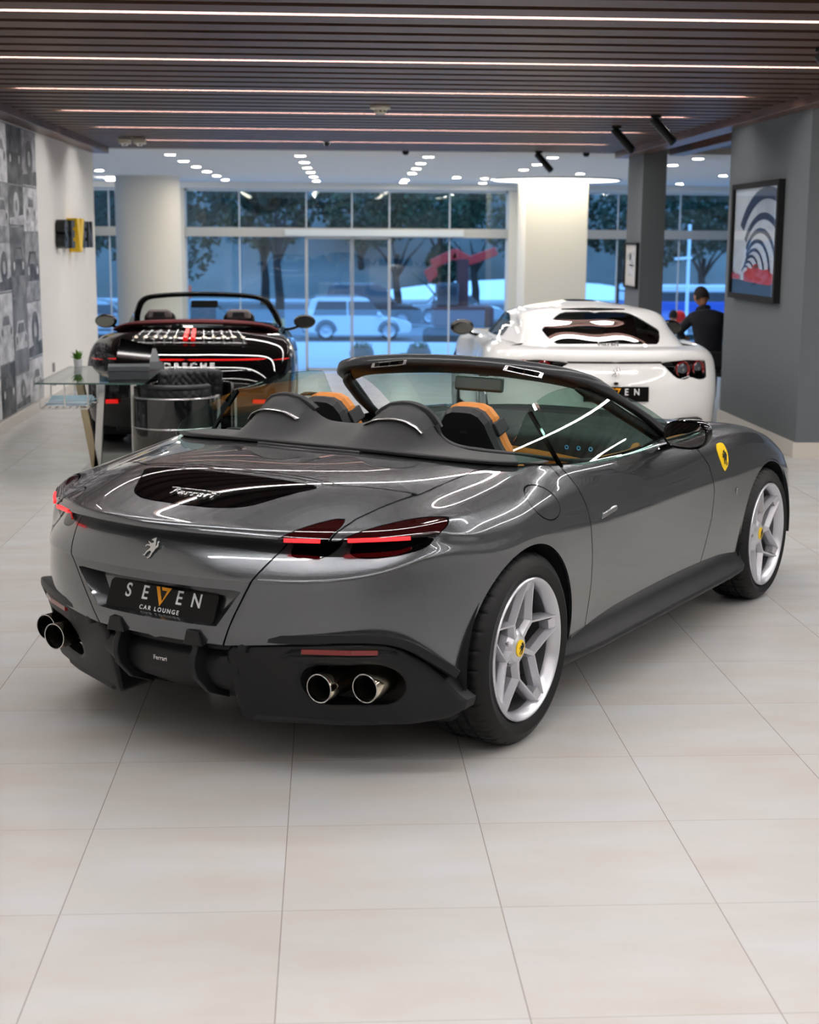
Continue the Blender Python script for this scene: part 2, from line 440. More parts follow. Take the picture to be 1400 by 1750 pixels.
struct(MB().box(-3.2, 14, -6, 20.5, -.25, 0).build('floor', M_FLOOR))
struct(MB().box(-12, 16, 20.5, YF+.4, -1.3, -1.0).build('floor', mat('lobby_floor', srgb(190, 192, 194), rough=.3)))
struct(MB().box(-3.3, -3.04, -6, 20.2, -.2, 3.3).build('wall_left', M_WALLW))
struct(MB().box(-3.3, 14, -6.2, -6, -.2, 3.3).build('wall_back', M_WALLW))
struct(MB().box(14, 14.2, -6, YF, -1.2, 3.3).build('wall_right', M_WALLW))
struct(MB().box(-12.2, -12, 20, YF, -1.2, 3.3).build('wall_lobby', M_WALLW))
struct(MB().box(-12, -3.3, 20.0, 20.2, -1.2, 3.3).build('wall_lobby', M_WALLW))
struct(MB().box(-3.04, -3.02, -6, 20.2, 0, .10).build('baseboard_left', M_BASE, bevel=.002))
struct(MB().box(3.935, 3.96, 12.43, 14.92, 0, .13).box(3.935, 5.3, 12.405, 12.43, 0, .13).build('baseboard_right', M_BASE))
# grey pillars
struct(MB().box(3.96, 5.3, 12.43, 14.92, 0, 3.1).build('column_near', M_GREYW))
struct(MB().box(3.96, 4.26, 19.09, 20.03, 0, 3.1).build('column_far', M_GREYW))
# timber beams framing the slats
struct(MB().box(-3.04, -2.84, -6, 20.28, 2.88, 3.16).build('trim_1', M_BEAM, bevel=.004))
struct(MB().box(3.82, 4.06, -6, 20.28, 2.88, 3.16).build('trim_2', M_BEAM, bevel=.004))
struct(MB().box(4.55, 4.75, 12, 20.28, 2.92, 3.16).build('trim_3', M_BEAM, bevel=.004))
# slatted ceiling: boards of one ceiling
LED_Y = [8.17+2.085*k for k in range(-7, 6)]
PITCH = 2.085/6
cb = MB(); k = -6*7
while True:
    yg = 8.17+PITCH*k            # centre of a gap
    if yg > 20.2: break
    ya, yb = yg+.055, min(yg+PITCH-.055, 20.4)
    if yb > -6 and yb > ya: cb.box(-2.84, 3.82, ya, yb, 2.95, 3.08); cb.box(4.06, 14, ya, yb, 3.02, 3.12)
    k += 1
struct(cb.build('ceiling', M_WOOD, bevel=0))
struct(MB().box(-3.3, 14, -6, 20.4, 3.2, 3.4).build('ceiling_void', M_BACKING))
struct(MB().box(-12, 16, 20.42, YF, 2.95, 3.4).build('ceiling_lobby', M_WCEIL))
struct(MB().box(-12, 16, YF-.5, YF+.3, 2.83, 2.96).build('trim_4', M_WCEIL))
# linear LED lamps in the gaps between slats
M_LEDSIDE = mat('lit_slat_tint', srgb(92, 62, 54), rough=.6)  # pinkish tint of a lamp-lit slat side, put into the colour
def led(y, x0, x1, z, i):
    b = MB(); b.box(x0, x1, y-.05, y+.045, z+.035, z+.06); o = b.build('linear_ceiling_light', M_ALU)
    MB().box(x0, x1, y+.045, y+.0535, z, z+.05).build('added_slat_glow_strip', M_LEDSIDE, o)  # added strip standing in for the lit side of the next slat
    l = MB(); l.box(x0+.003, x1-.003, y-.035, y+.02, z+.024, z+.035); l.build('diffuser', M_LED, o)
    return o
for i, y in enumerate(LED_Y):
    if y < -5.5: continue
    o = led(y, -2.45, 3.39, 2.952, i)
    if y > 7:
        nm = ['nearest, at the top edge of the photo', 'second nearest', 'third nearest', 'fourth nearest', 'fifth nearest', 'farthest, next to the white lobby ceiling'][i-7]
        tag(o, 'linear light between ceiling slats, '+nm, 'ceiling light', 'linear lights in the slatted ceiling')
    else:
        tag(o, 'linear light between ceiling slats, behind the viewpoint and out of view', 'ceiling light', 'linear lights in the slatted ceiling')
for y in (-1.5, .8, 2.9, 5.0, 7.0, 9.1, 11.2):
    tag(led(y, 4.5, 9.8, 3.022, 0), 'linear light over the side hall, hidden beyond the grey pillars', 'ceiling light', 'linear lights over the side hall')
for x, lb in ((4.42, 'nearer the timber beam'), (7.4, 'farther from the timber beam')):
    b = MB(); b.box(x-.05, x+.05, -1.5, 11.0, 3.0, 3.02); o = b.build('linear_ceiling_light', M_ALU); l = MB(); l.box(x-.028, x+.028, -1.49, 10.99, 2.99, 3.0); l.build('diffuser', M_LED, o)
    tag(o, 'lengthwise linear light over the side hall outside the photo, '+lb, 'ceiling light', 'linear lights over the side hall')
# glass front of the lobby
def window(n, x0, x1, mull, hd=True):
    f = empty('window_%d' % n, (0, YF, 0)); struct(f)
    fr = MB(); fr.box(x0, x1, -.04, .04, 2.78, 2.84)
    for x in [x0, x1]: fr.box(x-.03, x+.03, -.04, .04, -1, 2.84)
    for x, top in mull: fr.box(x-.014, x+.014, -.02, .02, -1, 2.8)
    struct(fr.build('window_frame', M_SILLW, f))
    struct(MB().box(x0, x1, -.12, .12, 1.84, 2.03).build('header_beam', M_ALU, f))
    struct(MB().box(x0, x1, -.004, .004, -1, 2.8).build('window_glass', M_FACADE, f))
window(1, -3.0, 3.86, [(-1.86,1),(-.44,1),(.53,0),(1.33,1),(2.62,1)])
window(2, 4.15, 14, [(6.25,1),(7.6,1),(8.9,1),(10.3,1),(11.6,1)])
window(3, -11.9, -3.12, [(-4.6,1),(-6.0,1),(-7.4,1)])
struct(MB().box(3.86, 4.15, YF-.3, YF+.3, -1, 2.84).build('trim_5', M_IVORY))
struct(MB().box(-3.12, -3.0, YF-.2, YF+.2, -1, 2.84).build('trim_6', M_IVORY))
door = MB()
for x in (-.44, 1.33): door.box(x-.03, x+.03, YF-.09, YF-.05, -1, 1.84)
for x in (.50, .56): door.box(x-.008, x+.008, YF-.09, YF-.05, -1, 1.84)
door.box(-.44, 1.33, YF-.09, YF-.05, 1.80, 1.84); door.box(-.44, 1.33, YF-.09, YF-.05, -1, -.94)
struct(door.build('door_1', M_ALU))
struct(MB().box(-.9, 2.9, YF-.30, YF-.12, 1.86, 2.0).build('door_1_operator', M_SILLW, bevel=.01))
# lobby columns
struct(MB().lathe([(.62, -1), (.62, 2.95)], 48, 'Z', (-3.43, 29.6, 0)).build('column_left', M_IVORY, smooth=True))
struct(MB().box(3.78, 4.98, 29.0, 30.2, -1, 2.95).build('column_right', M_IVORY, bevel=.01))

# ------------------------------------------------------------------ lobby ceiling lamps
def downlight(x, y):
    r = MB(); r.lathe([(.095, 2.95), (.095, 2.944), (.078, 2.944), (.072, 2.95)], 24, 'Z', (0, 0, 0))
    o = r.build('recessed_downlight', M_SILLW, smooth=True); o.location = (x, y, 0)
    MB().lathe([(0, 2.9455), (.074, 2.9455)], 24).build('lamp_disc', M_DOWN, o)
    return o
DOWN = [(-2.19,21.71),(-2.17,23.5),(-2.13,25.3),(-2.1,27.08),(-2.06,28.9),(-2.02,30.7),(-.37,21.7),(-.34,23.5),(-.32,25.3),(-.28,27.0),(-.25,28.95),(-.21,30.97),(1.43,21.67),(1.44,23.51),(1.47,25.25),(1.5,27.04),(1.53,30.0),(1.55,31.3),(2.42,28.63),(2.99,29.05),(3.2,31.4),(4.41,26.6),(-3.95,27.0),(3.17,21.51),(3.23,23.53),(3.25,25.31),(5.23,21.45),(5.29,23.31),(7.15,30.82),(7.0,26.84)]
P0 = downlight(*DOWN[0])
ROW = {0:'left row', 1:'middle row', 2:'right row'}; ORD = ['nearest', 'second', 'third', 'fourth', 'fifth', 'farthest']
for i, (x, y) in enumerate(DOWN):
    o = P0 if i == 0 else copy_tree(P0); o.location = (x, y, 0)
    if i < 18: lb = 'recessed downlight in the %s of six in the lobby ceiling, %s of its row' % (ROW[i//6], ORD[i % 6])
    else:
        lb = ['recessed downlight left of the glowing ring, left of a close pair', 'recessed downlight just left of the glowing ring, by its rim', 'recessed downlight below left of the ring, closest to the glass front',
              'recessed downlight set against the front rim of the glowing ring', 'lone recessed downlight left of the round ivory column', 'recessed downlight nearest the slats, in front of the glowing ring',
              'recessed downlight in front of the ring, second from the slats', 'recessed downlight in front of the ring, third from the slats', 'recessed downlight between the grey pillars, nearest the slats',
              'recessed downlight against the far grey pillar, second from the slats', 'recessed downlight between the grey pillars, closest to the glass front', 'recessed downlight against the near grey pillar edge'][i-18]
    tag(o, lb, 'ceiling light', 'round downlights in the lobby ceiling')
rg = MB(); rg.lathe([(1.24, 2.95), (1.26, 2.945), (1.26, 2.925), (1.22, 2.92), (1.20, 2.93)], 64, 'Z', (0,0,0)); ro = rg.build('ring_ceiling_light', M_SILLW, smooth=True); ro.location = (4.38, 29.2, 0)
MB().lathe([(1.21, 2.928), (.0, 2.928)], 64).build('glowing_disc', M_RING, ro)
tag(ro, 'large round glowing cove light around the top of the square ivory column', 'ceiling light')
o = MB().lathe([(0, 2.90), (.09, 2.90), (.10, 2.92), (.10, 2.95)], 20).build('round_ceiling_lamp', M_DOWN, smooth=True); o.location = (-4.2, 30.2, 0)
tag(o, 'small round white ceiling lamp beside the round ivory column', 'ceiling light')
# track spotlights
def spot(x, y, az, tilt, L=.26, r=.042, z=2.95):
    e = empty('spotlight', (x, y, z), az)
    MB().lathe([(.05, 0), (.05, -.02), (.0, -.02)], 20).build('canopy', M_DARK, e, smooth=True)
    MB().tube([(0,0,-.01), (0,0,-.05)], .008).build('stem', M_DARK, e)
    b = MB(); b.lathe([(0, -.04), (r, -.04), (r, L), (r*.85, L), (r*.8, L-.03), (0, L-.03)], 24, 'Z'); c = b.build('spot_head', mat('spot_black', srgb(24, 27, 31), rough=.4), e, smooth=True, sharp=40)
    l = MB().lathe([(0, L-.028), (r*.78, L-.028)], 20).build('lens', mat('spot_lens', srgb(200, 190, 170), rough=.1), c)
    c.location = (0, 0, -.06); c.rotation_euler = (0, PI-tilt, 0)
    return e
for x, y, az, tl, lb in [(2.95, 15.6, -.5, .75, 'black cylinder spotlight on the slats, left of the pair, end showing'), (3.05, 14.2, -.5, .75, 'black cylinder spotlight on the slats, right of the pair, nearer the grey pillar'),
                     (2.78, 20.1, -.5, .75, 'black cylinder spotlight at the far edge of the slats, beside the lobby ceiling'), (2.98, 9.2, -.4, .7, 'black cylinder spotlight cut off by the right edge of the photo')]:
    tag(spot(x, y, az, tl), lb, 'spotlight', 'black spotlights under the slats')
for x, y, lb in [(1.04, 20.35, 'small black sensor at the slat edge left of the four right downlights'), (3.45, 20.35, 'small black sensor at the slat edge near the farthest spotlight'), (5.5, 20.35, 'small black sensor at the slat edge between the two grey pillars'), (.0, 18.6, 'small dark sensor under the slats left of the centre')]:
    b = MB(); b.lathe([(0, 2.90), (.03, 2.905), (.045, 2.93), (.045, 2.96)], 16); o = b.build('ceiling_sensor', M_DARK, smooth=True); o.location = (x, y, 0)
    tag(o, lb, 'ceiling sensor')
# smoke detector
e = empty('smoke_detector', (.47, 13.6, 2.95))
MB().lathe([(.09, 0), (.09, -.018), (.062, -.03), (.0, -.03)], 28).build('base_plate', mat('ivory_plastic', srgb(225, 222, 205), rough=.5), e, smooth=True, sharp=30)
MB().lathe([(.055, -.03), (.055, -.055), (.040, -.065), (0, -.067)], 28).build('sensor_dome', mat('ivory_plastic', None) if False else MATS['ivory_plastic'], e, smooth=True, sharp=30)
for k in range(8):
    a = 2*PI*k/8; vs = MB(); vs.box(.052*math.cos(a)-.006, .052*math.cos(a)+.006, .052*math.sin(a)-.006, .052*math.sin(a)+.006, -.05, -.036); vs.build('vent_slot', M_DARK, e)
tag(e, 'round ivory smoke detector on the middle of the slatted ceiling', 'smoke detector')
e = empty('emergency_light', (-2.26, 18.1, 2.95))
for x in (-.085, .085):
    MB().box(x-.07, x+.07, -.06, .06, -.075, -.01).build('lamp_head', MATS['ivory_plastic'], e, bevel=.015)
    MB().lathe([(0, -.10), (.03, -.10), (.04, -.075)], 16, 'Z', (x, 0, 0)).build('lens', M_SATIN, e, smooth=True)
MB().box(-.02, .02, -.03, .03, -.03, 0).build('bracket', MATS['ivory_plastic'], e)
tag(e, 'twin ivory emergency light fitted under the slats near the left wall', 'emergency light')
# ------------------------------------------------------------------ the grey convertible (front of the picture)
ROMA_POSE = (-0.0676, 5.7481, 0.6096)
RCOLS = [
 [(.00,0,1.012),(-.46,0,.985),(-.78,0,.905),(-.915,0,.864),(-.925,0,.842),(-.885,0,.822),(-.945,0,.705),(-.935,0,.56),(-.915,0,.45),(-.82,0,.25)],
 [(.01,.24,1.012),(-.46,.24,.982),(-.76,.25,.900),(-.885,.24,.864),(-.897,.24,.842),(-.855,.24,.822),(-.928,.24,.705),(-.915,.24,.56),(-.895,.24,.45),(-.80,.24,.24)],
 [(.03,.45,1.006),(-.44,.45,.968),(-.70,.45,.895),(-.815,.45,.860),(-.832,.455,.838),(-.79,.44,.818),(-.875,.45,.705),(-.862,.45,.56),(-.845,.44,.44),(-.76,.42,.24)],
 [(.07,.60,.998),(-.36,.61,.945),(-.58,.62,.892),(-.69,.64,.857),(-.712,.655,.836),(-.675,.63,.815),(-.765,.635,.71),(-.77,.625,.56),(-.755,.62,.42),(-.69,.58,.24)],
 [(.12,.70,.99),(-.26,.71,.930),(-.44,.74,.895),(-.555,.775,.862),(-.575,.788,.838),(-.55,.770,.815),(-.615,.765,.735),(-.64,.765,.57),(-.63,.755,.41),(-.58,.72,.25)],
 [(.17,.765,.985),(-.17,.775,.930),(-.32,.805,.908),(-.44,.850,.878),(-.47,.868,.850),(-.485,.872,.825),(-.50,.868,.775),(-.50,.875,.60),(-.49,.875,.42),(-.45,.86,.27)],
 [(.21,.81,.982),(-.03,.815,.945),(-.14,.840,.925),(-.23,.890,.885),(-.25,.915,.850),(-.26,.93,.815),(-.27,.945,.755),(-.28,.945,.60),(-.28,.935,.42),(-.28,.91,.27)],
 [(.26,.84,.980),(.13,.848,.960),(.08,.868,.942),(.03,.905,.905),(.02,.930,.872),(.01,.948,.835),(.0,.968,.765),(.0,.975,.62),(.0,.965,.42),(.0,.94,.25)],
 [(.36,.853,.966),(.32,.862,.955),(.30,.876,.937),(.28,.900,.900),(.27,.920,.868),(.27,.938,.825),(.27,.955,.74),(.27,.962,.60),(.27,.955,.42),(.27,.935,.25)],
 [(.60,.855,.948),(.60,.864,.938),(.60,.876,.920),(.60,.892,.880),(.60,.906,.845),(.60,.920,.80),(.60,.936,.71),(.60,.938,.56),(.60,.932,.40),(.60,.915,.24)],
 [(1.0,.850,.930),(1.0,.860,.920),(1.0,.872,.900),(1.0,.886,.865),(1.0,.900,.828),(1.0,.915,.785),(1.0,.930,.70),(1.0,.925,.55),(1.0,.920,.40),(1.0,.905,.24)],
 [(1.45,.825,.932),(1.45,.840,.922),(1.45,.857,.902),(1.45,.877,.866),(1.45,.895,.828),(1.45,.912,.785),(1.45,.926,.70),(1.45,.920,.55),(1.45,.915,.40),(1.45,.90,.24)],
 [(1.78,.740,.945),(1.85,.79,.938),(1.90,.835,.918),(1.92,.872,.880),(1.93,.895,.835),(1.94,.912,.785),(1.95,.926,.70),(1.95,.925,.55),(1.95,.920,.40),(1.95,.905,.24)],
 [(1.98,.56,.960),(2.20,.70,.945),(2.30,.81,.922),(2.33,.872,.880),(2.34,.900,.835),(2.35,.918,.785),(2.35,.935,.70),(2.35,.940,.55),(2.35,.935,.40),(2.35,.92,.24)],
 [(2.10,.42,.965),(2.50,.60,.910),(2.66,.79,.888),(2.69,.860,.852),(2.70,.892,.812),(2.70,.915,.770),(2.70,.938,.70),(2.70,.945,.55),(2.70,.940,.40),(2.70,.92,.24)],
 [(2.18,.28,.970),(2.75,.50,.860),(2.99,.745,.810),(3.03,.820,.772),(3.05,.860,.735),(3.06,.890,.695),(3.07,.915,.62),(3.07,.925,.50),(3.07,.925,.36),(3.05,.90,.20)],
 [(2.22,.14,.972),(2.92,.33,.825),(3.26,.56,.715),(3.34,.65,.665),(3.38,.69,.635),(3.40,.71,.60),(3.43,.735,.54),(3.46,.75,.42),(3.46,.74,.3),(3.38,.71,.15)],
 [(2.23,0,.972),(2.98,0,.80),(3.42,0,.67),(3.53,0,.625),(3.57,0,.60),(3.60,0,.57),(3.64,0,.5),(3.66,0,.4),(3.64,0,.3),(3.54,0,.15)],
]
ARCH_R, ARCH_F = (0.0, .345, .392), (2.67, .335, .375)
LID_TOP = [(-.462,-.42),(-.470,0),(-.462,.42),(-.300,.672),(-.44,.645),(-.60,.615),(-.685,.612),(-1.1,.60),(-1.1,-.60),(-.685,-.612),(-.60,-.615),(-.44,-.645),(-.300,-.672)]
LID_LOW = [(-.47,.85),(-.45,.79),(-.375,.66),(-.315,.55),(-.270,.455),(-.26,.2),(.26,.2),(.270,.455),(.315,.55),(.375,.66),(.45,.79),(.47,.85)]
GLASS_TOP = [(-.492,-.40),(-.500,0),(-.492,.40),(-.55,.36),(-.64,.305),(-.705,.265),(-.755,.19),(-.775,.08),(-.778,0),(-.775,-.08),(-.755,-.19),(-.705,-.265),(-.64,-.305),(-.55,-.36)]
DOOR = [(.425,1.2),(.43,.955),(.495,.875),(.545,.77),(.57,.60),(.57,.48),(.545,.31),(.60,.288),(1.35,.288),(1.80,.29),(1.86,.42),(1.915,.54),(1.93,.66),(1.885,.78),(1.80,.88),(1.70,.95),(1.62,1.2)]
FUEL = [(.075+.135*math.cos(a)*math.cos(.6)+.065*math.sin(a)*math.sin(.6)+.09, .862+.028*0-.075*math.cos(a)*math.sin(.6)*1.0+.062*math.sin(a)*math.cos(.6)) for a in [2*PI*k/28 for k in range(28)]]
LAMP_IN = [(.455,.833),(.47,.848),(.50,.868),(.535,.8855),(.565,.8905),(.590,.888),(.602,.872),(.602,.826),(.46,.824)]
LAMP_OUT = [(.635,.833),(.655,.850),(.700,.872),(.76,.8835),(.825,.8875),(.862,.880),(.868,.858),(.858,.838),(.83,.826),(.64,.823)]
UNDER_IN = [(.478,.8255),(.602,.8265),(.602,.800),(.580,.783),(.51,.781),(.485,.795)]
UNDER_OUT = [(.640,.8235),(.83,.826),(.80,.795),(.76,.779),(.67,.778),(.645,.795)]
PLATE_RECESS = [(-.365,.668),(.365,.668),(.262,.535),(-.262,.535)]

def _more_rows(c):
    c = [np.array(p, float) for p in c]; rear = c[3][0] < -.4
    k = max(0.0, min(1.0, (-.15-c[3][0])/.3))
    a = c[3]+(c[2]-c[3])*(.25 if rear else .4)
    k2 = max(0.0, min(1.0, (-.30-c[3][0])/.15)); c[5][0] += .022*k2; c[5][2] = c[5][2]*(1-k2)+(c[4][2]-.007)*k2
    b = c[5]+(c[6]-c[5])*.40; n = np.array([-(c[6][2]-c[5][2]), 0, 0]); b[0] -= 0.012*k
    b[0] += .014*max(0.0, min(1.0, 1-abs(c[3][1]-.66)/.3))*k; b[1] -= .012*max(0.0, min(1.0, 1-abs(c[3][1]-.8)/.2))*k
    e = c[6]+(c[7]-c[6])*.10
    return c[:3]+[a]+c[3:6]+[b]+[c[6]]+[e]+c[7:]
def _round(poly, per=4):
    n = len(poly); Q = densify([poly[-2], poly[-1]]+list(poly)+[poly[0], poly[1]], per); return Q[2*per:-2*per]
LAMP_IN = _round([(.455,.832),(.475,.851),(.505,.870),(.540,.884),(.570,.889),(.593,.885),(.603,.868),(.604,.842),(.602,.826),(.53,.824),(.47,.824)])
LAMP_OUT = _round([(.632,.832),(.655,.852),(.700,.871),(.76,.884),(.82,.888),(.856,.882),(.868,.862),(.860,.840),(.83,.826),(.74,.823),(.65,.823)])
GLASS_TOP = [(-.492,-.40),(-.500,0),(-.492,.40)]+densify([(-.492,.40),(-.55,.36),(-.64,.305),(-.715,.255),(-.760,.17),(-.777,.06),(-.779,0),(-.777,-.06),(-.760,-.17),(-.715,-.255),(-.64,-.305),(-.55,-.36),(-.492,-.40)], 4)[1:-1]
UNDER_IN = _round([(.466,.850),(.53,.852),(.612,.850),(.606,.800),(.585,.777),(.53,.772),(.485,.785)], 3)
UNDER_OUT = _round([(.628,.850),(.72,.852),(.85,.856),(.845,.81),(.80,.785),(.74,.771),(.67,.772),(.640,.790)], 3)
def roma_body():
    V, F, G = ring_body([_more_rows(c) for c in RCOLS], [9,9,9,9,10,10,12,12,12,10,10,10,10,10,10,8,6], [14,10,8,3,4,5,5,6,3,8,6,6], smooth_it=16, smooth_w=([0,.25,1,2.3,2.8,3,8.8,9.3,12],[0,.3,1,1,.5,.02,.03,.7,.7]))
    V[:, 4] = np.interp(V[:, 4], [0,1,2,3,4,5,6,7,8,9,10,11,12], [0,1,2,2.6,3,4,5,5.5,6,6.1,7,8,9])
    cls = [0 if V[f[0], 4] < 4 and V[f[2], 4] <= 4.0001 else 1 for f in F]
    return V, F, cls, G
def f_arch(V, c):
    x, y, z = V[:, 0], np.abs(V[:, 1]), V[:, 2]
    d1 = ARCH_R[2]-np.hypot(x-ARCH_R[0], z-ARCH_R[1]); d2 = ARCH_F[2]-np.hypot(x-ARCH_F[0], z-ARCH_F[1])
    d = np.maximum(d1, d2); return np.where(y > .5, d, -1.0)
def f_lid(V, c):
    if c == 0: return sdf_poly(V[:, :2], LID_TOP)
    d = sdf_poly(V[:, 1:3], LID_LOW); return np.where(V[:, 0] < -.3, d, 1.0)
DECK = [(-.44,.64),(-.297,.678),(-.12,.690),(.04,.708),(.16,.745),(.27,.80),(.36,.853),(.40,.90),(.8,.90),(.8,-.90),(.40,-.90),(.36,-.853),(.27,-.80),(.16,-.745),(.04,-.708),(-.12,-.690),(-.297,-.678),(-.44,-.64)]
def f_deck(V, c):
    d = sdf_poly(V[:, :2], DECK) if c == 0 else np.ones(len(V)); return np.where((V[:, 0] < .44) & (V[:, 4] < 2.2), d, 1.0)
def f_glass(V, c):
    return sdf_poly(V[:, :2], GLASS_TOP) if c == 0 else np.ones(len(V))
def f_door(V, c):
    d = sdf_poly(V[:, [0, 2]], DOOR); return np.where(np.abs(V[:, 1]) > .6, d, 1.0)
def f_fuel(V, c):
    d = sdf_poly(V[:, [0, 2]], FUEL); return np.where(V[:, 1] > .6, d, 1.0)
def f_lamp(poly):
    def f(V, c):
        d = sdf_poly(np.stack([np.abs(V[:, 1]), V[:, 2]], 1), poly); return np.where((V[:, 0] < -.2), d, 1.0)
    return f
def f_plate(V, c):
    d = sdf_poly(V[:, 1:3], PLATE_RECESS); return np.where(V[:, 0] < -.7, d, 1.0)

def surf_point(V, fn_mask, target, axes):
    """nearest mesh vertex of V (masked) to target in the given axes"""
    m = fn_mask(V); idx = np.where(m)[0]; d = ((V[idx][:, axes]-np.array(target))**2).sum(1); k = idx[d.argmin()]
    return V[k, :3]

def spoke_wheel(root, name, side, r_rim, width, tyre_r, cap_h=.045, yaw=0, spin=0.0):
    """wheel in local frame of its own empty: axis along local Y, outer face at -Y*... built with outer side at y=0 going inward +"""
    w = empty(name, parent=root)
    hw = width
    # tyre: section profile (r, depth inward)
    R, r0 = tyre_r, r_rim+.004
    prof = [(r0-.012,.030),(r0,.010),(r0+.012,.004),(r0+(R-r0)*.45,-.004),(R-.030,.004),(R-.016,.014),(R-.006,.026),(R-.001,.040)]
    gro = [.32,.5,.68]
    for g in gro:
        y = hw*g; prof += [(R,y-.008),(R-.008,y-.005),(R-.008,y+.005),(R,y+.008)]
    prof += [(R-.001,hw-.040),(R-.006,hw-.026),(R-.016,hw-.014),(R-.030,hw-.004),(r0+(R-r0)*.45,hw+.002),(r0+.01,hw-.004),(r0-.012,hw-.02)]
    N = 288; V = []; F = []; L = len(prof)
    for k in range(N):
        a = 2*PI*k/N
        for i, (r, h) in enumerate(prof):
            rr = r
            if 6 <= i <= L-7 and (k % 9 == 0) and r > R-.007: rr = r-.006
            if i in (7, L-8) and (k % 9 == 4): rr = r-.005
            V.append((rr*math.cos(a), h, rr*math.sin(a)))
    for k in range(N):
        j = (k+1) % N
        for i in range(L-1): F.append((k*L+i, k*L+i+1, j*L+i+1, j*L+i))
    ty = mesh('tyre', V, F, M_RUBBER, w, True, 35)
    # rim barrel + lip
    m = MB(); m.lathe([(r_rim-.001,.018),(r_rim+.001,.004),(r_rim-.004,-.001),(r_rim-.012,.002),(r_rim-.017,.012),(r_rim-.026,.020),(r_rim-.030,.045)], 96, 'Y')
    rim = m.build('rim', M_RIM, w, True, sharp=50)
    m = MB(); m.lathe([(r_rim-.030,.045),(r_rim-.034,.10),(r_rim-.03,hw-.02),(r_rim,hw-.02)], 72, 'Y'); m.build('rim_barrel', mat('shaded_rim_barrel', srgb(120, 122, 127), rough=.4, metal=.8), w, True, sharp=50)  # barrel grey set darker to paint in the shade behind the spokes
    # spokes
    s = MB(); hub_r = .075; yh, yn, yo = .040, .030, .008
    def beam(p, q, wp, wq, dp, dq):
        p, q = Vector(p), Vector(q); d = (q-p).normalized(); n = Vector((0,1,0)); r = d.cross(n).normalized()
        V = []
        for c, ww, dd in ((p, wp, dp), ((p+q)/2+Vector((0,.002,0)), (wp+wq)/2, (dp+dq)/2), (q, wq, dq)):
            V += [c-r*ww*.5, c+r*ww*.5, c+r*(ww*.5+.008)+n*dd*.5, c+r*(ww*.5+.010)+n*dd, c-r*(ww*.5+.010)+n*dd, c-r*(ww*.5+.008)+n*dd*.5]
        F = [(0,1,2,3,4,5)[::-1], (12,13,14,15,16,17)]
        for b in (0, 6):
            for i in range(6): F.append((b+i, b+(i+1) % 6, b+6+(i+1) % 6, b+6+i))
        s.add(V, F)
    for k in range(5):
        a = PI/2 + 2*PI*k/5 + spin; nb = a+PI/5
        hub = (.045*math.cos(nb), yh, .045*math.sin(nb)); nod = (.112*math.cos(nb), yn, .112*math.sin(nb))
        beam(hub, nod, .020, .014, .045, .045)
        for sg, an in ((1, a+.085), (-1, a+2*PI/5-.085)):
            o = ((r_rim-.012)*math.cos(an), yo, (r_rim-.012)*math.sin(an)); beam(nod, o, .007, .006, .050, .052)
        # web between the two arms at the rim end
        V = []
        for an, rr, y in ((a-.085, r_rim-.012, .0115),(a+.085, r_rim-.012, .0115),(a+.085, r_rim-.05, .026),(a-.085, r_rim-.05, .026)):
            V.append((rr*math.cos(an), y, rr*math.sin(an)))
        V += [(x, y+.04, z) for x, y, z in V]
        s.add(V, [(0,1,2,3),(7,6,5,4),(0,4,5,1),(1,5,6,2),(2,6,7,3),(3,7,4,0)])
    s.lathe([(.0,.036),(.040,.036),(.052,.042),(.070,.060),(.078,.085),(.078,.11),(.0,.11)], 40, 'Y')
    sp = s.build('spokes', M_RIM, w, False); 
    b = MB()
    for k in range(5):
        an = PI/2+2*PI*k/5+spin; b.lathe([(0,.052),(.009,.052),(.011,.056),(.011,.085)], 12, 'Y', (.060*math.cos(an),0,.060*math.sin(an)))
    b.build('wheel_bolt', M_SATIN, w, True)
    c = MB(); c.lathe([(0,.030),(.026,.0305),(.031,.033),(.032,.040)], 32, 'Y'); cap = c.build('centre_cap', M_YELLOW, w, True)
    horse_emblem('horse_mark', .038, M_DARK, cap, frame4((0,.0288,0), (1,0,0), (0,0,1)), .0012)
    d = MB(); d.lathe([(.07,.135),(.185,.135),(.190,.139),(.190,.160),(.185,.164),(.07,.164)], 64, 'Y', close=True)
    dd = d.build('brake_disc', M_BRAKE, w, True, sharp=30)
    return w
HORSE = [(.30,1.00),(.22,.98),(.14,.93),(.06,.90),(.05,.86),(.12,.85),(.19,.83),(.24,.80),(.22,.74),(.16,.70),(.06,.70),(-.04,.74),(-.12,.78),(-.16,.74),(-.10,.70),(.0,.65),(-.05,.60),(-.18,.60),(-.26,.56),(-.30,.48),(-.24,.46),(-.20,.53),(-.10,.54),(.04,.52),(.06,.46),(.02,.38),(-.06,.30),(-.14,.24),(-.20,.14),(-.24,.04),(-.34,.02),(-.32,-.03),(-.20,-.03),(-.16,.06),(-.10,.16),(.0,.24),(.10,.28),(.18,.22),(.16,.12),(.12,.02),(.06,-.08),(-.04,-.12),(.0,-.16),(.10,-.14),(.18,-.06),(.24,.06),(.28,.18),(.36,.26),(.40,.36),(.46,.44),(.56,.50),(.60,.60),(.56,.72),(.62,.82),(.54,.86),(.48,.78),(.49,.66),(.46,.58),(.40,.54),(.40,.66),(.38,.78),(.36,.90),(.37,1.03)]
def horse_emblem(name, size, m, parent, m4, t=.003):
    b = MB(); pts = [((x-.12)*size, (y-.44)*size) for x, y in HORSE]
    b.prism(pts, -t/2, t/2); o = b.build(name, m, parent)
    bm = bmesh.new(); bm.from_mesh(o.data); bmesh.ops.triangulate(bm, faces=bm.faces); bm.to_mesh(o.data); bm.free()
    o.data.transform(m4); return o

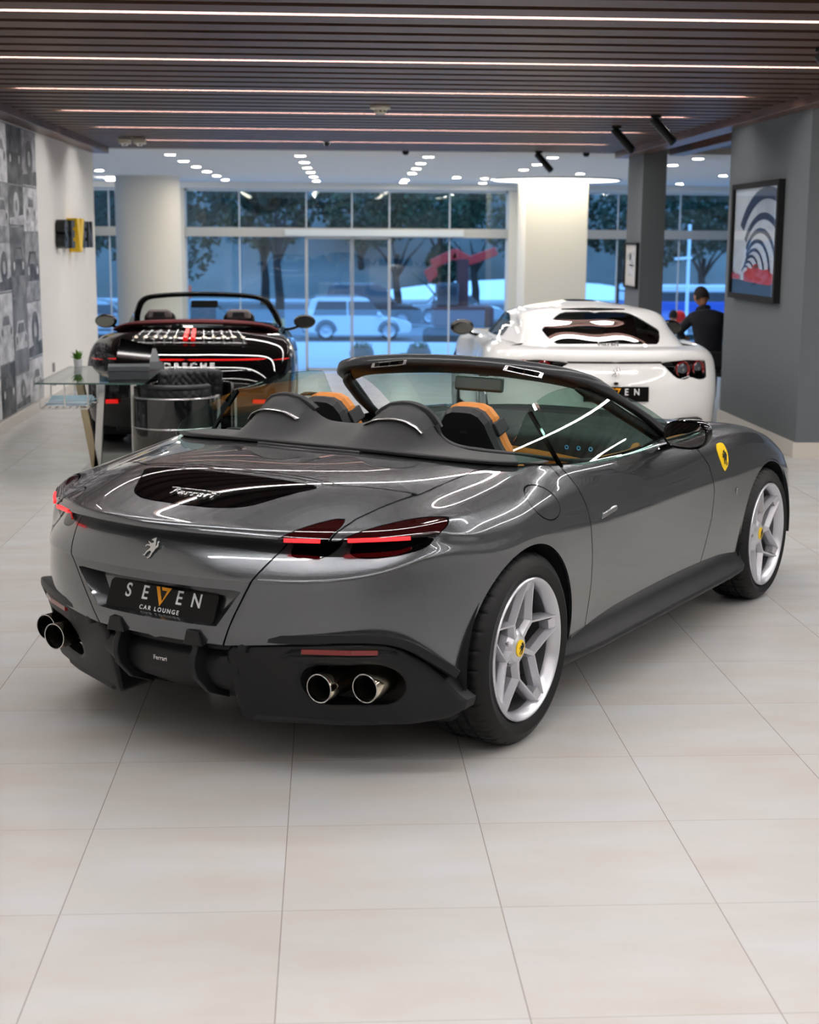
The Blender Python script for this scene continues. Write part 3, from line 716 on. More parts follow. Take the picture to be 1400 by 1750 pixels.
def build_roma():
    px, py, hd = ROMA_POSE
    root = empty('convertible_car', (px, py, 0), PI/2-hd)
    tag(root, 'dark grey metallic convertible sports car with the roof down, in front', 'car')
    V, F, cls, G = roma_body()
    full = (V, F, cls)
    def cut(S, fn, iso, inside): return clip(S[0], S[1], S[2], fn, iso, inside)
    S = cut(full, f_arch, 0, True)
    def f_low(V, c):
        d = sdf_poly(np.stack([np.abs(V[:, 1]), V[:, 2]], 1), [(0,.10),(0,.470),(.262,.470),(.285,.470),(.33,.475),(.50,.492),(.70,.500),(.755,.497),(.805,.474),(.855,.42),(.90,.345),(.93,.292),(.955,.26),(.955,.10)]); return np.where(V[:, 0] < -.2, d, 1.0)
    S = cut(S, f_low, 0, False)
    g = .0030
    lid = cut(cut(S, f_lid, -g, True), f_glass, g, False)
    glass = cut(S, f_glass, -g, True)
    rest = cut(S, f_lid, g, False)
    lamps = {}
    for nm, poly in (('inner', LAMP_IN), ('outer', LAMP_OUT)):
        fn = f_lamp(poly); lamps[nm] = cut(S, fn, -.002, True)
        lid = cut(lid, fn, .001, False); rest = cut(rest, fn, .001, False)
    lid = cut(lid, f_plate, 0, False)
    for poly in (UNDER_IN, UNDER_OUT):
        _f = f_lamp(poly); fn = (lambda g_: (lambda V, c: g_(V, c) if c == 1 else np.ones(len(V))))(_f); un = cut(S, fn, -.001, True); lid = cut(lid, fn, 0, False); rest = cut(rest, fn, 0, False)
        for sg in (1, -1):
            d = clip(*un, lambda V, c: -sg*V[:, 1], 0, True); panel('lamp_recess', d[0], d[1], M_GLOSSBLK, root, .01)
    deck = cut(rest, f_deck, -g, True); rest = cut(rest, f_deck, g, False); panel('deck_panel', deck[0], deck[1], M_PAINT, root, .010)
    door = cut(rest, f_door, -g, True); rest = cut(rest, f_door, g, False)
    fuel = cut(rest, f_fuel, -g*.7, True); rest = cut(rest, f_fuel, g*.7, False)
    panel('body_shell', rest[0], rest[1], M_PAINT, root, .010)
    panel('trunk_lid', lid[0], lid[1], M_PAINT, root, .010)
    panel('rear_glass', glass[0], glass[1], M_GLOSSBLK, root, .006)
    panel('fuel_cap', fuel[0], fuel[1], M_PAINT, root, .006)
    for sg in (1, -1):
        d = clip(door[0], door[1], door[2], lambda V, c: -sg*V[:, 1], 0, True)
        do = panel('door', d[0], d[1], M_PAINT, root, .010)
        if sg == 1: door_r = do
    for nm in lamps:
        for sg in (1, -1):
            d = clip(*lamps[nm], lambda V, c: -sg*V[:, 1], 0, True)
            P = d[0].copy(); P[:, 0] += .004
            lo = panel('tail_lamp', P, d[1], M_REDGL, root, .02)
            # lit bar: ring position at z .83
            ya, yb = ((.478, .585) if nm == 'inner' else (.655, .80))
            pts = []
            for y in np.linspace(ya, yb, 8):
                q = surf_point(V, lambda V: (V[:, 0] < -.3) & (V[:, 4] > 3.3) & (V[:, 4] <= 4.0) & (V[:, 1] > 0), (y, .836), [1, 2])
                pts.append((np.interp(y, [.45,.60,.655,.72,.788,.868], [-.834,-.762,-.712,-.650,-.577,-.472])+.004, y, .8365))
            mb = MB()
            for a, b in zip(pts[:-1], pts[1:]): mb.bar(CP((a[0], a[1]*sg, a[2])), CP((b[0], b[1]*sg, b[2])), .012, .0115)
            mb.build('light_bar', M_REDLIT, lo)
    # black emblem, script, shield
    hb = surf_point(V, lambda V: (V[:, 0] < -.7) & (V[:, 4] > 5), (0, .775), [1, 2])
    horse_emblem('prancing_horse_emblem', .062, M_SATIN, root, frame4((hb[0]-.006, 0, .775), (0,-1,0), (.38,0,1)), .004)
    gp = surf_point(V, lambda V: (V[:, 4] < 3), (-.71, 0), [0, 1]); gq = surf_point(V, lambda V: (V[:, 4] < 3), (-.62, 0), [0, 1])
    sl = Vector((gq[0]-gp[0], 0, gq[2]-gp[2]))
    text_mesh('script_lettering', 'Ferrari', .056, M_SATIN, root, .002, frame4((-.70, 0, float(gp[2])+.004+.01*(sl.z/sl.x)), (0,-1,0), sl), spacing=1.15, bold=.0004, sx=1.05)
    tb = MB(); mt = frame4((-.70+.026, 0, float(gp[2])+.006+.036*(sl.z/sl.x)), (0,-1,0), sl)
    tb.box(-.112,.095,-.002,.002,-.002,.002); tbo = tb.build('script_bar', M_SATIN, root); tbo.data.transform(mt)
    # plate recess
    rec = [(y, z) for y, z in PLATE_RECESS]; n = 4
    outer = []
    for (y, z) in rec:
        q = surf_point(V, lambda V: (V[:, 0] < -.7) & (V[:, 4] > 5), (y, z), [1, 2]); outer.append((q[0], y, z))
    # finer outline following the body
    line = []; inner = []
    for i in range(4):
        a, b = np.array(rec[i]), np.array(rec[(i+1) % 4])
        for k in range(16):
            p = a+(b-a)*k/16; q = surf_point(V, lambda V: (V[:, 0] < -.7) & (V[:, 4] > 5), p, [1, 2])
            line.append((q[0]+.001, p[0], p[1]))
            c = np.array([0, .60]); p2 = c+(p-c)*np.array([.86, .80]); inner.append((-.855+.42*(p2[1]-.583), p2[0], p2[1]))
    N = len(line); cen = (-.855+.42*.017, 0, .60)
    VV = [CP(p) for p in line]+[CP(p) for p in inner]+[CP(cen)]
    FF = [(i, (i+1) % N, N+(i+1) % N, N+i) for i in range(N)]+[(N+i, N+(i+1) % N, 2*N) for i in range(N)]
    pr = mesh('plate_recess', VV, FF, M_PAINT, root, True, 30)
    # number plate
    pw, ph = .240, .053
    pl = MB(); pl.prism([(-pw+.012,-ph),(pw-.012,-ph),(pw,-ph+.012),(pw,ph-.012),(pw-.012,ph),(-pw+.012,ph),(-pw,ph-.012),(-pw,-ph+.012)], -.005, .005)
    po = pl.build('number_plate', mat('plate_black', srgb(9, 9, 10), rough=.12, spec=.2), root); fm = frame4((-.872, 0, .583), (0,-1,0), (.42,0,1)); po.data.transform(fm)
    seven_plate(po, fm, pw, ph, .006)
    cm = MB(); cm.box(-.03,.03,-.008,.008,-.012,.012); co = cm.build('camera_housing', M_DARK, root, bevel=.004); co.data.transform(frame4((-.905,0,.660),(0,-1,0),(0,0,1)))
    return root, V, F, cls, door_r
def seven_plate(parent, fm, pw, ph, dz):
    k = pw/.262
    def at(x, y): return fm @ Matrix.Translation((x*k, y*k, dz))
    for ch, x in (('S',-.165),('E',-.083),('E',.083),('N',.165)):
        text_mesh('letter', ch, .074*k, M_WHITE, parent, .0008, at(x, .016), bold=.0008*k, sx=.86)
    v = MB(); P = [(-.034,.034),(-.022,.034),(.0,-.016),(.021,.024),(-.006,.024),(-.001,.034),(.038,.034),(.0,-.036)]
    tri = [[(-.036,.036),(-.020,.036),(.004,-.018),(-.002,-.036)],[(-.002,-.036),(.004,-.018),(.020,.024),(.037,.036)],[(-.010,.036),(.037,.036),(.020,.024),(-.005,.024)]]
    for q in tri: v.prism([(x*k, y*k) for x, y in q], -.001, .001)
    vo = v.build('letter', M_AMBER, parent); vo.data.transform(at(0, .012)); vo['label'] = 'amber V formed as an open triangle'
    text_mesh('small_lettering', 'CAR LOUNGE', .023*k, M_WHITE, parent, .0006, at(0, -.038), spacing=1.45, bold=.0003*k)
def sweep(mb, pts, hint, ab, n=12, caps=True, pw=.7):
    """elliptic sweep: ab = list of (a along t x hint, b along hint)"""
    pts = [Vector(p) for p in pts]; N = len(pts); V = []
    for i, p in enumerate(pts):
        t = (pts[min(i+1, N-1)]-pts[max(i-1, 0)]).normalized(); h = Vector(hint[i] if isinstance(hint, list) else hint)
        h = (h-t*h.dot(t)).normalized(); w = t.cross(h)
        a, b = ab[i] if isinstance(ab, list) else ab
        for k in range(n):
            q = 2*PI*k/n; V.append(p+w*a*math.copysign(abs(math.cos(q))**pw, math.cos(q))+h*b*math.copysign(abs(math.sin(q))**pw, math.sin(q)))
    F = [(i*n+k, i*n+(k+1) % n, (i+1)*n+(k+1) % n, (i+1)*n+k) for i in range(N-1) for k in range(n)]
    if caps: F += [tuple(range(n))[::-1], tuple(range((N-1)*n, N*n))]
    return mb.add(V, F)
def gridmesh(fn, us, vs):
    V = [fn(u, v) for u in us for v in vs]; n = len(vs)
    F = [(i*n+j, (i+1)*n+j, (i+1)*n+j+1, i*n+j+1) for i in range(len(us)-1) for j in range(n-1)]
    return np.array(V, float), F
def both(fn):
    for sg in (1, -1): fn(sg)

POD_OUT = [(.262,.30),(.264,.43),(.275,.452),(.30,.468),(.50,.487),(.70,.496),(.752,.492),(.80,.470),(.85,.418),(.895,.345),(.925,.292),(.945,.268),(.940,.238),(.90,.212),(.80,.195),(.60,.186),(.40,.183),(.29,.183),(.270,.198)]
def capsule(y0, y1, z, r, n=14, dz=0):
    return [(y1+r*math.cos(a), z+dz+r*math.sin(a)) for a in np.linspace(-PI/2, PI/2, n)]+[(y0+r*math.cos(a), z+r*math.sin(a)) for a in np.linspace(PI/2, 3*PI/2, n)]
POD_HOLE = capsule(.573, .728, .338, .076, dz=.006)
POD_SLOT = [(.50,.470),(.775,.474),(.80,.452),(.47,.446)]
def pod_x(y, z):
    t = np.interp(y, [.25,.32,.5,.675,.755,.85,.92,.95], [-.885,-.872,-.825,-.735,-.678,-.575,-.45,-.40])
    b = np.interp(y, [.25,.6,.8,.95], [-.805,-.665,-.565,-.43]); k = min(1.1, max(-.1, (.48-z)/.28)); return t+(b-t)*k
def roma_parts(root, V, F, cls, door_r):
    # ---- exhaust pods
    for sg in (1, -1):
        ys = np.linspace(.255, .95, 110); zs = np.linspace(.175, .50, 60)
        P, GF = gridmesh(lambda y, z: (pod_x(y, z), y, z), ys, zs)
        # soften the plan shape
        X = P[:, 0].reshape(110, 60)
        for _ in range(30): X[1:-1] = .5*X[1:-1]+.25*(X[2:]+X[:-2])
        P[:, 0] = X.reshape(-1)
        c0 = [0]*len(GF)
        S = clip(P, GF, c0, lambda V, c: sdf_poly(V[:, 1:3], POD_OUT), 0, True)
        S = clip(*S, lambda V, c: sdf_poly(V[:, 1:3], POD_HOLE), 0, False)
        Q = S[0].copy()
        d = sdf_poly(Q[:, 1:3], POD_OUT); Q[:, 0] += .014*np.exp(-np.abs(d)/.006)
        dh = sdf_poly(Q[:, 1:3], POD_HOLE); Q[:, 0] += .010*np.exp(-np.abs(dh)/.006)
        ds = sdf_poly(Q[:, 1:3], POD_SLOT); Q[:, 0] += np.where(ds < .006, np.minimum(.016, np.maximum(0, (.006-ds)*1.6)), 0)
        low = np.clip((.205-Q[:, 2])/.01, 0, 1)*(np.clip((Q[:, 1]-.31)/.02, 0, 1))*(np.clip((.72-Q[:, 1])/.03, 0, 1)); Q[:, 0] -= .014*low
        Q[:, 1] *= sg
        o = panel('exhaust_surround', Q, S[1], M_BLKPLAST, root, .05, flip=(sg == 1), vec=lambda p: (.20 if abs(p[1]) < .34 else .06, 0, 0))
        rb = MB()
        yy = np.linspace(.53, .748, 10)
        for a, b in zip(yy[:-1], yy[1:]): rb.bar(CP((pod_x(a,.46)+.006, a*sg, .4655)), CP((pod_x(b,.46)+.006, b*sg, .4655)), .012, .017)
        rb.build('reflector', mat('red_reflector', srgb(125, 32, 30), rough=.25, coat=.5), o)
        sn = MB(); sn.lathe([(0,0),(.008,0),(.009,.004)], 16, 'X', CP((pod_x(.79,.452)-.001, .79*sg, .455))); sn.build('parking_sensor', M_BLKPLAST, o, True)
        # mesh backing inside the opening
        mb = MB(); mb.add([CP((-.56, .47*sg, .25)), CP((-.52, .84*sg, .25)), CP((-.52, .84*sg, .43)), CP((-.56, .47*sg, .43))], [(0,1,2,3)])
        mb.build('exhaust_mesh', mat('black_mesh', srgb(28, 28, 28), rough=.7), o)
        # black ledge above
        lg = MB(); pts = []
        for y, z in [(.335,.455),(.345,.492),(.37,.503),(.50,.512),(.70,.520),(.77,.512),(.82,.485),(.87,.43),(.91,.37)]:
            pts.append(CP((pod_x(y, .48)+.019, y*sg, z-.002)))
        sweep(lg, densify(pts, 5), (0,0,1), (.030, .019), pw=.5); lg.build('bumper_ledge', M_BLKPLAST, root, True)
        # tail pipes
        for yc, xc in ((.598, -.781), (.724, -.698)):
            t = MB(); ax = Vector((1, -.06*sg*-1, .04)).normalized(); p = Vector(CP((xc, yc*sg, .349)))
            prof = [(.045,.22),(.048,.03),(.049,-.008),(.0475,-.014),(.0455,-.010),(.0445,.01),(.042,.20),(0,.20)]
            t.lathe(prof, 40, 'X'); to = t.build('tail_pipe', M_CHROME, root, True, sharp=50)
            to.data.transform(Matrix.Translation(p)); 
            rg_ = MB(); rg_.tube([(-.012, .0475*math.cos(a), .0475*math.sin(a)) for a in np.linspace(0, 2*PI, 41)[:-1]], .0022, 6, closed=True); ro_ = rg_.build('lip_highlight', M_SATIN, to, True); ro_.data.transform(Matrix.Translation(p))  # bright ring added as a highlight along the pipe rim
            i_ = MB(); i_.lathe([(.0442,.002),(.0415,.19),(0,.19)], 32, 'X'); io = i_.build('pipe_bore', mat('dark_bore_steel', srgb(40, 38, 36), rough=.35, metal=.6), to, True); io.data.transform(Matrix.Translation(p))  # inside of the pipe in darker, rougher steel
    # ---- centre diffuser
    prof = [(-.86,.475),(-.888,.468),(-.900,.455),(-.898,.440),(-.880,.434),(-.884,.425),(-.905,.415),(-.914,.385),(-.908,.350),(-.885,.315),(-.84,.285),(-.76,.25),(-.64,.19),(-.55,.17),(-.50,.17)]
    ys = np.linspace(-.30, .30, 41)
    Vd = []; n = len(prof)
    for y in ys:
        bow = .42*y*y; e = max(0, abs(y)-.20)/.10
        for x, z in prof: Vd.append(CP((x+.028+bow, y, z+(.015*e*e if z < .42 else 0))))
    Fd = [(i*n+j, (i+1)*n+j, (i+1)*n+j+1, i*n+j+1) for i in range(40) for j in range(n-1)]
    dif = mesh('rear_diffuser', Vd, [f[::-1] for f in Fd], M_BLKPLAST, root, True, 50)
    for sg in (1, -1):
        f = MB(); f.prism([(-.900,.508),(-.928,.505),(-.938,.47),(-.930,.452),(-.945,.425),(-.950,.39),(-.935,.345),(-.87,.28),(-.76,.235),(-.76,.45)], -.172*sg-.012, -.172*sg+.012, 'Y')
        f.build('diffuser_fin', M_BLKPLAST, dif, bevel=.004).location = (.02, 0, 0)
        t = MB(); t.prism([(-.212,.462),(-.132,.462),(-.146,.512),(-.196,.512)], -.925, -.89, 'X'); to = t.build('fin_tab', M_BLKPLAST, dif, bevel=.004)
        to.data.transform(Matrix.Translation((0, (0 if sg == 1 else .344), 0)))
    text_mesh('script_lettering', 'Ferrari', .022, M_SATIN, dif, .0004, frame4((-.8895, 0, .383), (0,-1,0), (0,0,1)), bold=.0004)
    # ---- sills
    for sg in (1, -1):
        pr = [(.880,.345),(.918,.338),(.930,.305),(.952,.270),(.978,.252),(.986,.240),(.980,.226),(.93,.195),(.86,.16)]
        xs = [.30,.36,.45,.6,.9,1.4,1.9,2.15,2.26,2.32]; sc = [.45,.62,.85,1,1,1,1,.95,.8,.55]
        Vs = []
        for x, k in zip(xs, sc):
            for y, z in pr: Vs.append(CP((x, (.915+(y-.915)*k)*sg, z - (0 if k > .99 else 0))))
        n = len(pr); Fs = [(i*n+j, (i+1)*n+j, (i+1)*n+j+1, i*n+j+1) for i in range(len(xs)-1) for j in range(n-1)]
        if sg == -1: Fs = [f[::-1] for f in Fs]
        mesh('side_sill', Vs, Fs, M_BLKPLAST, root, True, 60)
    # ---- underbody, wheel housings
    u = MB(); u.prism([(-.55,-.60),(-.38,-.86),(3.1,-.86),(3.4,-.6),(3.4,.6),(3.1,.86),(-.38,.86),(-.55,.60)], .17, .20); 
    u.build('floor_pan', M_DARK, root)
    for (cx, cz, r), w in ((ARCH_R, .34), (ARCH_F, .30)):
        for sg in (1, -1):
            y1 = .935*sg; y0 = (.935-w)*sg
            l = MB(); l.lathe([(r+.012, -y1), (r+.012, -y0), (0, -y0)], 40, 'Y', (cx, 0, cz), a0=-.12, a1=PI+.12); l.build('wheel_housing', M_DARK, root, True, sharp=40)
    # ---- wheels
    for nm, x, yo, zc, R, w, spin in (('rear', 0, .962, .352, .3525, .275, -.10), ('front', 2.67, .945, .337, .338, .24, .38)):
        for sg in (1, -1):
            wl = spoke_wheel(root, 'wheel', sg, .2615, w, R, spin=spin)
            wl.location = CP((x, yo*sg, zc)); wl.rotation_euler = (0, 0, 0 if sg == 1 else PI)
            cal = MB(); a0 = PI-.5 if nm == 'rear' else PI-.5
            pts = [(.165*math.cos(a), .16*math.sin(a)) for a in np.linspace(2.45, 3.75, 12)]
            outer = [(.212*math.cos(a), .212*math.sin(a)) for a in np.linspace(3.75, 2.45, 12)]
            cal.prism([p for p in pts]+outer, .105, .20, 'Y'); cal.build('brake_caliper', mat('dark_caliper', srgb(40, 40, 42), rough=.35, coat=.3), wl, bevel=.006)
    # ---- tonneau cover with the two head-rest humps
    G = V[:, :3]; ring0 = V[np.abs(V[:, 4]) < 1e-6]; r0 = ring0[(ring0[:, 1] >= -1e-6) & (ring0[:, 3] <= 8.2)]
    oy, ox, oz = r0[:, 1], r0[:, 0], r0[:, 2]; order = np.argsort(oy); oy, ox, oz = oy[order], ox[order], oz[order]
    ya = [0,.08,.13,.17,.22,.27,.31,.35,.385,.41,.43,.46,.53,.62,.70,.76,.82,.86]
    za = [1.083,1.086,1.104,1.138,1.164,1.172,1.172,1.163,1.142,1.108,1.066,1.030,1.008,.998,.993,.990,.987,.985]
    xa = [.25,.25,.25,.245,.24,.24,.24,.24,.25,.26,.27,.28,.32,.36,.38,.38,.37,.35]
    def ton(u, v):           # u signed y, v 0 rear .. 1 front
        y = abs(u); xr, zr = float(np.interp(y, oy, ox))-.004, float(np.interp(y, oy, oz))+.012
        xf, zf = float(np.interp(y, ya, xa)), float(np.interp(y, ya, za)); xf = max(xf, xr+.02)
        s = v**1.35*(1-.25*math.sin(PI*v)); s = .55*v+.45*v*v*(3-2*v) if y < .6 else v
        hz = zr+(zf-zr)*s
        hump = max(0, zf-1.10)/.075; hz += .012*hump*math.sin(PI*min(1, v*1.0))
        return (xr+(xf-xr)*v, u, hz)
    us = np.linspace(-.845, .845, 161); vs = np.linspace(0, 1, 24)
    P, GF = gridmesh(ton, us, vs); Z = P.reshape(161, 24, 3)
    for _ in range(4): Z[1:-1] = .5*Z[1:-1]+.25*(Z[2:]+Z[:-2])
    P = Z.reshape(-1, 3)
    to = panel('tonneau_cover', P, GF, M_FABRIC, root, .006, flip=True)
    # edge trim round the rear of the cover, with the third brake lamp
    tr = MB(); path = [CP((float(np.interp(abs(y), oy, ox))-.008, y, float(np.interp(abs(y), oy, oz))+.010)) for y in np.linspace(-.80, .80, 61)]
    sweep(tr, path, (0,0,1), (.016, .008)); tr.build('tonneau_trim', M_BLKPLAST, to, True)
    bl = MB(); path = [CP((float(np.interp(abs(y), oy, ox))-.022, y, float(np.interp(abs(y), oy, oz))+.001)) for y in np.linspace(-.24, .24, 21)]
    sweep(bl, path, (0,0,1), (.007, .006)); bl.build('third_brake_lamp', mat('smoked_lens', srgb(58, 60, 62), rough=.2, coat=.4), to, True)
    for sg in (1, -1):
        # padded hump cap, silver strip, glossy front rim
        def cap(u, v):
            y = .285*sg+u; x, _, z = ton(y, .58+.42*v); e = 1-(abs(u)/.13)**4
            return (x+.004, y, z+.012*max(0, e)-.004)
        P2, GF2 = gridmesh(cap, np.linspace(-.13, .13, 25), np.linspace(0, 1, 9))
        panel('hump_pad', P2, GF2, M_LEATHER, to, .004, flip=True)
        sp = MB(); path = [CP(tuple(a+b for a, b in zip(ton(.285*sg+u, .57), (0, 0, .006)))) for u in np.linspace(-.125, .125, 21)]
        sweep(sp, path, (0,0,1), (.016, .004)); sp.build('silver_strip', M_SATIN, to, True)
        rm = MB(); path = [CP(tuple(a+b for a, b in zip(ton(.285*sg+u, 1.0), (.006, 0, .003)))) for u in np.linspace(-.135, .135, 21)]
        sweep(rm, path, (0,0,1), (.018, .014)); rm.build('hump_rim', M_GLOSSBLK if False else M_LEATHER, to, True)
        # inner face of the hump down into the cabin
        Vf = [CP(ton(.285*sg+u, 1.0)) for u in np.linspace(-.20, .20, 29)]; k = len(Vf); Vf += [(p[0]+.02, p[1], .6) for p in Vf]
        mesh('hump_face', Vf, [(i, i+1, k+i+1, k+i) for i in range(k-1)], M_LEATHER, to, True)
        fl = MB(); path = densify([CP((x, y*sg, z)) for x, y, z in [(.262,.405,1.100),(.275,.425,1.052),(.30,.47,1.020),(.34,.56,1.004),(.41,.70,.990),(.50,.79,.972),(.62,.832,.955),(.80,.838,.938)]], 5)
        sweep(fl, path, (0,0,1), [(.030-.018*i/35, .012-.005*i/35) for i in range(36)]); fl.build('side_bolster', M_LEATHER, to, True)
    # ---- cabin tub and trims
    rr = ring0; n = len(rr)
    Vt = [CP((p[0], p[1], p[2]-.004)) for p in rr]; Vt += [CP((p[0]+(1.1-p[0])*.03, p[1]*.955, p[2]-.03)) for p in rr]; Vt += [CP((p[0]+(1.1-p[0])*.06, p[1]*.92, .45)) for p in rr]; Vt += [CP((p[0]+(1.1-p[0])*.06, p[1]*.92, .28)) for p in rr]
    Ft = [(a*n+i, a*n+(i+1) % n, (a+1)*n+(i+1) % n, (a+1)*n+i) for a in range(3) for i in range(n)]+[tuple(range(3*n, 4*n))]
    mesh('cabin_lining', Vt, Ft, M_LEATHER, root, True, 50)
    bm_ = MB(); path = [CP((p[0], p[1]*.985, p[2]+.001)) for p in rr if .3 < p[0] < 1.75 and p[1] > 0]; sweep(bm_, path, (0,0,1), (.010,.006)); bm_.build('belt_trim', M_GLOSSBLK, root, True)
    bm_ = MB(); path = [CP((p[0], p[1]*.985, p[2]+.001)) for p in rr if .3 < p[0] < 1.75 and p[1] < 0]; sweep(bm_, path, (0,0,1), (.010,.006)); bm_.build('belt_trim', M_GLOSSBLK, root, True)
    for sg in (1, -1):
        dt = MB(); path = densify([CP((x, y*sg, z)) for x, y, z in [(.62,.74,.86),(.8,.755,.885),(1.1,.75,.885),(1.4,.73,.875),(1.62,.66,.875)]], 6)
        sweep(dt, path, (0,0,1), (.022,.028)); dt.build('door_trim', M_TAN, root, True)
        tc = MB(); tc.box(.55, 1.6, (-.80*sg if sg == 1 else .70), (-.70*sg if sg == 1 else .80), .45, .84); tc.build('door_panel', M_LEATHER, root, bevel=.02)
    dsh, df = gridmesh(lambda y, t: (float(np.interp(t, [0,.15,.4,1], [1.52,1.50,1.58,2.05]))+.05*y*y, y, float(np.interp(t, [0,.15,.4,1], [.62,.90,.935,.955]))-.04*(y/.7)**4+(.035*math.exp(-((y+.36)/.17)**2)+.02*math.exp(-((y-.36)/.2)**2))*(1 if .1 < t < .6 else 0)), np.linspace(-.72, .72, 41), np.linspace(0, 1, 15))
    da = panel('dashboard', dsh, df, M_LEATHER, root, .004, flip=True)
    ds = MB(); path = [CP((1.495+.05*y*y, y, .80+.03*math.cos(y*4))) for y in np.linspace(-.68, .68, 25)]; sweep(ds, path, (0,0,1), (.02,.03)); ds.build('tan_dash_band', M_TAN, da, True)
    for yy in (.10,.16,.22):
        r = MB(); r.lathe([(.006,0),(.009,-.002),(.010,0)], 20, 'X', CP((1.475, yy+.28, .875))); r.build('dial_ring', mat('blue_dial', srgb(90,170,225), rough=.3, emit=srgb(90,170,225), es=.25), da, True)
    st = MB(); st.tube([CP((1.30+.05*math.sin(a)*.9, -.36+.175*math.cos(a), .83+.17*math.sin(a))) for a in np.linspace(0, 2*PI, 33)[:-1]], .016, 8, closed=True); st.bar(CP((1.30,-.52,.83)), CP((1.30,-.20,.83)), .05, .02); st.lathe([(0,0),(.05,0),(.06,.03),(.03,.18)], 16, 'X', CP((1.29,-.36,.83))); st.build('steering_wheel', M_LEATHER, root, True)
    cn = MB(); cn.prism([(.55,.28),(.55,.62),(.9,.66),(1.35,.72),(1.52,.82),(1.52,.28)], -.12, .12, 'Y'); cn.build('centre_console', M_LEATHER, root, bevel=.02)
    ms = MB(); ms.box(1.40, 1.415, -.08, .08, .74, .86); ms.build('centre_screen', M_GLOSSBLK, root, bevel=.004)
    # ---- seats
    SE = [(.0,1.152),(.05,1.150),(.085,1.135),(.112,1.10),(.128,1.05),(.150,.99),(.185,.93),(.225,.86),(.245,.78),(.250,.68),(.245,.55)]
    for sg in (1, -1):
        s = empty('seat', parent=root)
        cy = .352*sg
        def sl(a): # lean: x from z
            return .60-(1.15-a)*-.0+ (a-1.15)*-.28
        out = [(y, z) for y, z in SE]+[(0,.55)]
        full = [(y, z) for y, z in SE]+[(-y, z) for y, z in SE[::-1][:-1]]
        def shell(scale, dx0, dx1, nm, m, sh=1.0):
            V = []; n = len(full)
            for dx, k in ((dx0, .93*scale), (dx0+(dx1-dx0)*.3, scale), (dx0+(dx1-dx0)*.7, scale), (dx1, .90*scale)):
                for y, z in full: V.append(CP((sl(z)+dx, cy+y*k, .85+(z-.85)*(k if z > .85 else 1))))
            F = [(a*n+i, a*n+(i+1) % n, (a+1)*n+(i+1) % n, (a+1)*n+i) for a in range(3) for i in range(n)]+[tuple(range(n)), tuple(range(3*n, 4*n))[::-1]]
            mb = MB(); mb.V = V; mb.F = F; return mb.build(nm, m, s, True, sharp=18)
        shell(1.0, -.005, .075, 'backrest', M_TAN)
        b = shell(.955, -.050, .03, 'seat_shell', M_LEATHER)
        h = MB(); h.prism([(cy-.016,1.03),(cy+.016,1.03),(cy+.016,1.09),(cy-.016,1.09)], -.008, .01, 'X')
        hv = [(x+sl(1.05)-.046, -y, z) for x, y, z in h.V]; h.V = hv; h.build('seat_slot', M_DARK, b)
        for q in (1, -1):
            bl = MB(); bl.bar(CP((sl(1.09)+.035, cy+q*.106, 1.085)), CP((sl(1.03)+.035, cy+q*.128, 1.03)), .088, .03, up=(0,1,0)); bl.build('black_insert', M_LEATHER, s, bevel=.006)
        cu = MB(); cu.box(.62, 1.15, -cy-.24, -cy+.24, .38, .52); cu.build('seat_cushion', M_TAN, s, bevel=.05)
    # ---- windscreen frame
    half = [(1.72,.80,.925),(1.64,.785,.955),(1.50,.750,1.035),(1.36,.708,1.108),(1.25,.668,1.162),(1.185,.62,1.196),(1.165,.55,1.218),(1.17,.40,1.236),(1.185,.20,1.248),(1.19,0,1.252)]
    pathR = densify(half, 5); path = pathR+[(x, -y, z) for x, y, z in pathR[::-1][1:]]
    hint = [(.45, 0, .9)]*len(path); ab = []
    for p in path:
        k = min(1, max(0, (p[0]-1.18)/.12)); ab.append((.060*(1-k)+.022*k, .031*(1-k)+.015*k))
    wf = MB(); sweep(wf, [CP(p) for p in path], hint, ab, 20, pw=.5); fr = wf.build('windscreen_frame', mat('charcoal_trim', srgb(34, 37, 42), rough=.4, coat=.3), root, True, sharp=60)
    for sg in (1, -1):
        pi = MB(); hp = [(x-.05*min(1,max(0,(1.66-x)/.2)), y*.955, z-.02) for x, y, z in path if (x > 1.24 or abs(y) > .60) and y*sg > 0]; npi = len(hp); sweep(pi, [CP(p) for p in hp], (.45,0,.9), [(.022*min(1, .3+2.2*(1-abs(2*i/(npi-1)-1))), .020*min(1, .3+2.2*(1-abs(2*i/(npi-1)-1)))) for i in range(npi)]); pi.build('pillar_trim', M_LEATHER, fr, True)
        vt = MB(); a, b = Vector((1.108,.435,1.218)), Vector((1.122,.255,1.243))
        m4 = frame4(CP(((a+b)/2*1).to_tuple() if False else ((a.x+b.x)/2-.012, (a.y+b.y)/2*sg, (a.z+b.z)/2+.012)), (0, -1, -.13*sg) if True else 0, (.62, 0, .75))
        for bx in ((-.092,.092,.011,.015),(-.092,.092,-.015,-.011),(-.095,-.078,-.015,.015),(.078,.095,-.015,.015)): vt.box(bx[0],bx[1],bx[2],bx[3],-.003,.004)
        vo = vt.build('header_latch', M_SATIN, fr); vo.data.transform(m4)
        vd = MB(); vd.box(-.05,-.005,-.006,.006,-.002,.006).box(.01,.05,-.006,.006,-.002,.006); vdo = vd.build('latch_slot', M_GLOSSBLK, vo); vdo.data.transform(m4)
    # windscreen glass
    top = [(x, y, z) for x, y, z in path if True]
    n = len(path); hi = n//2
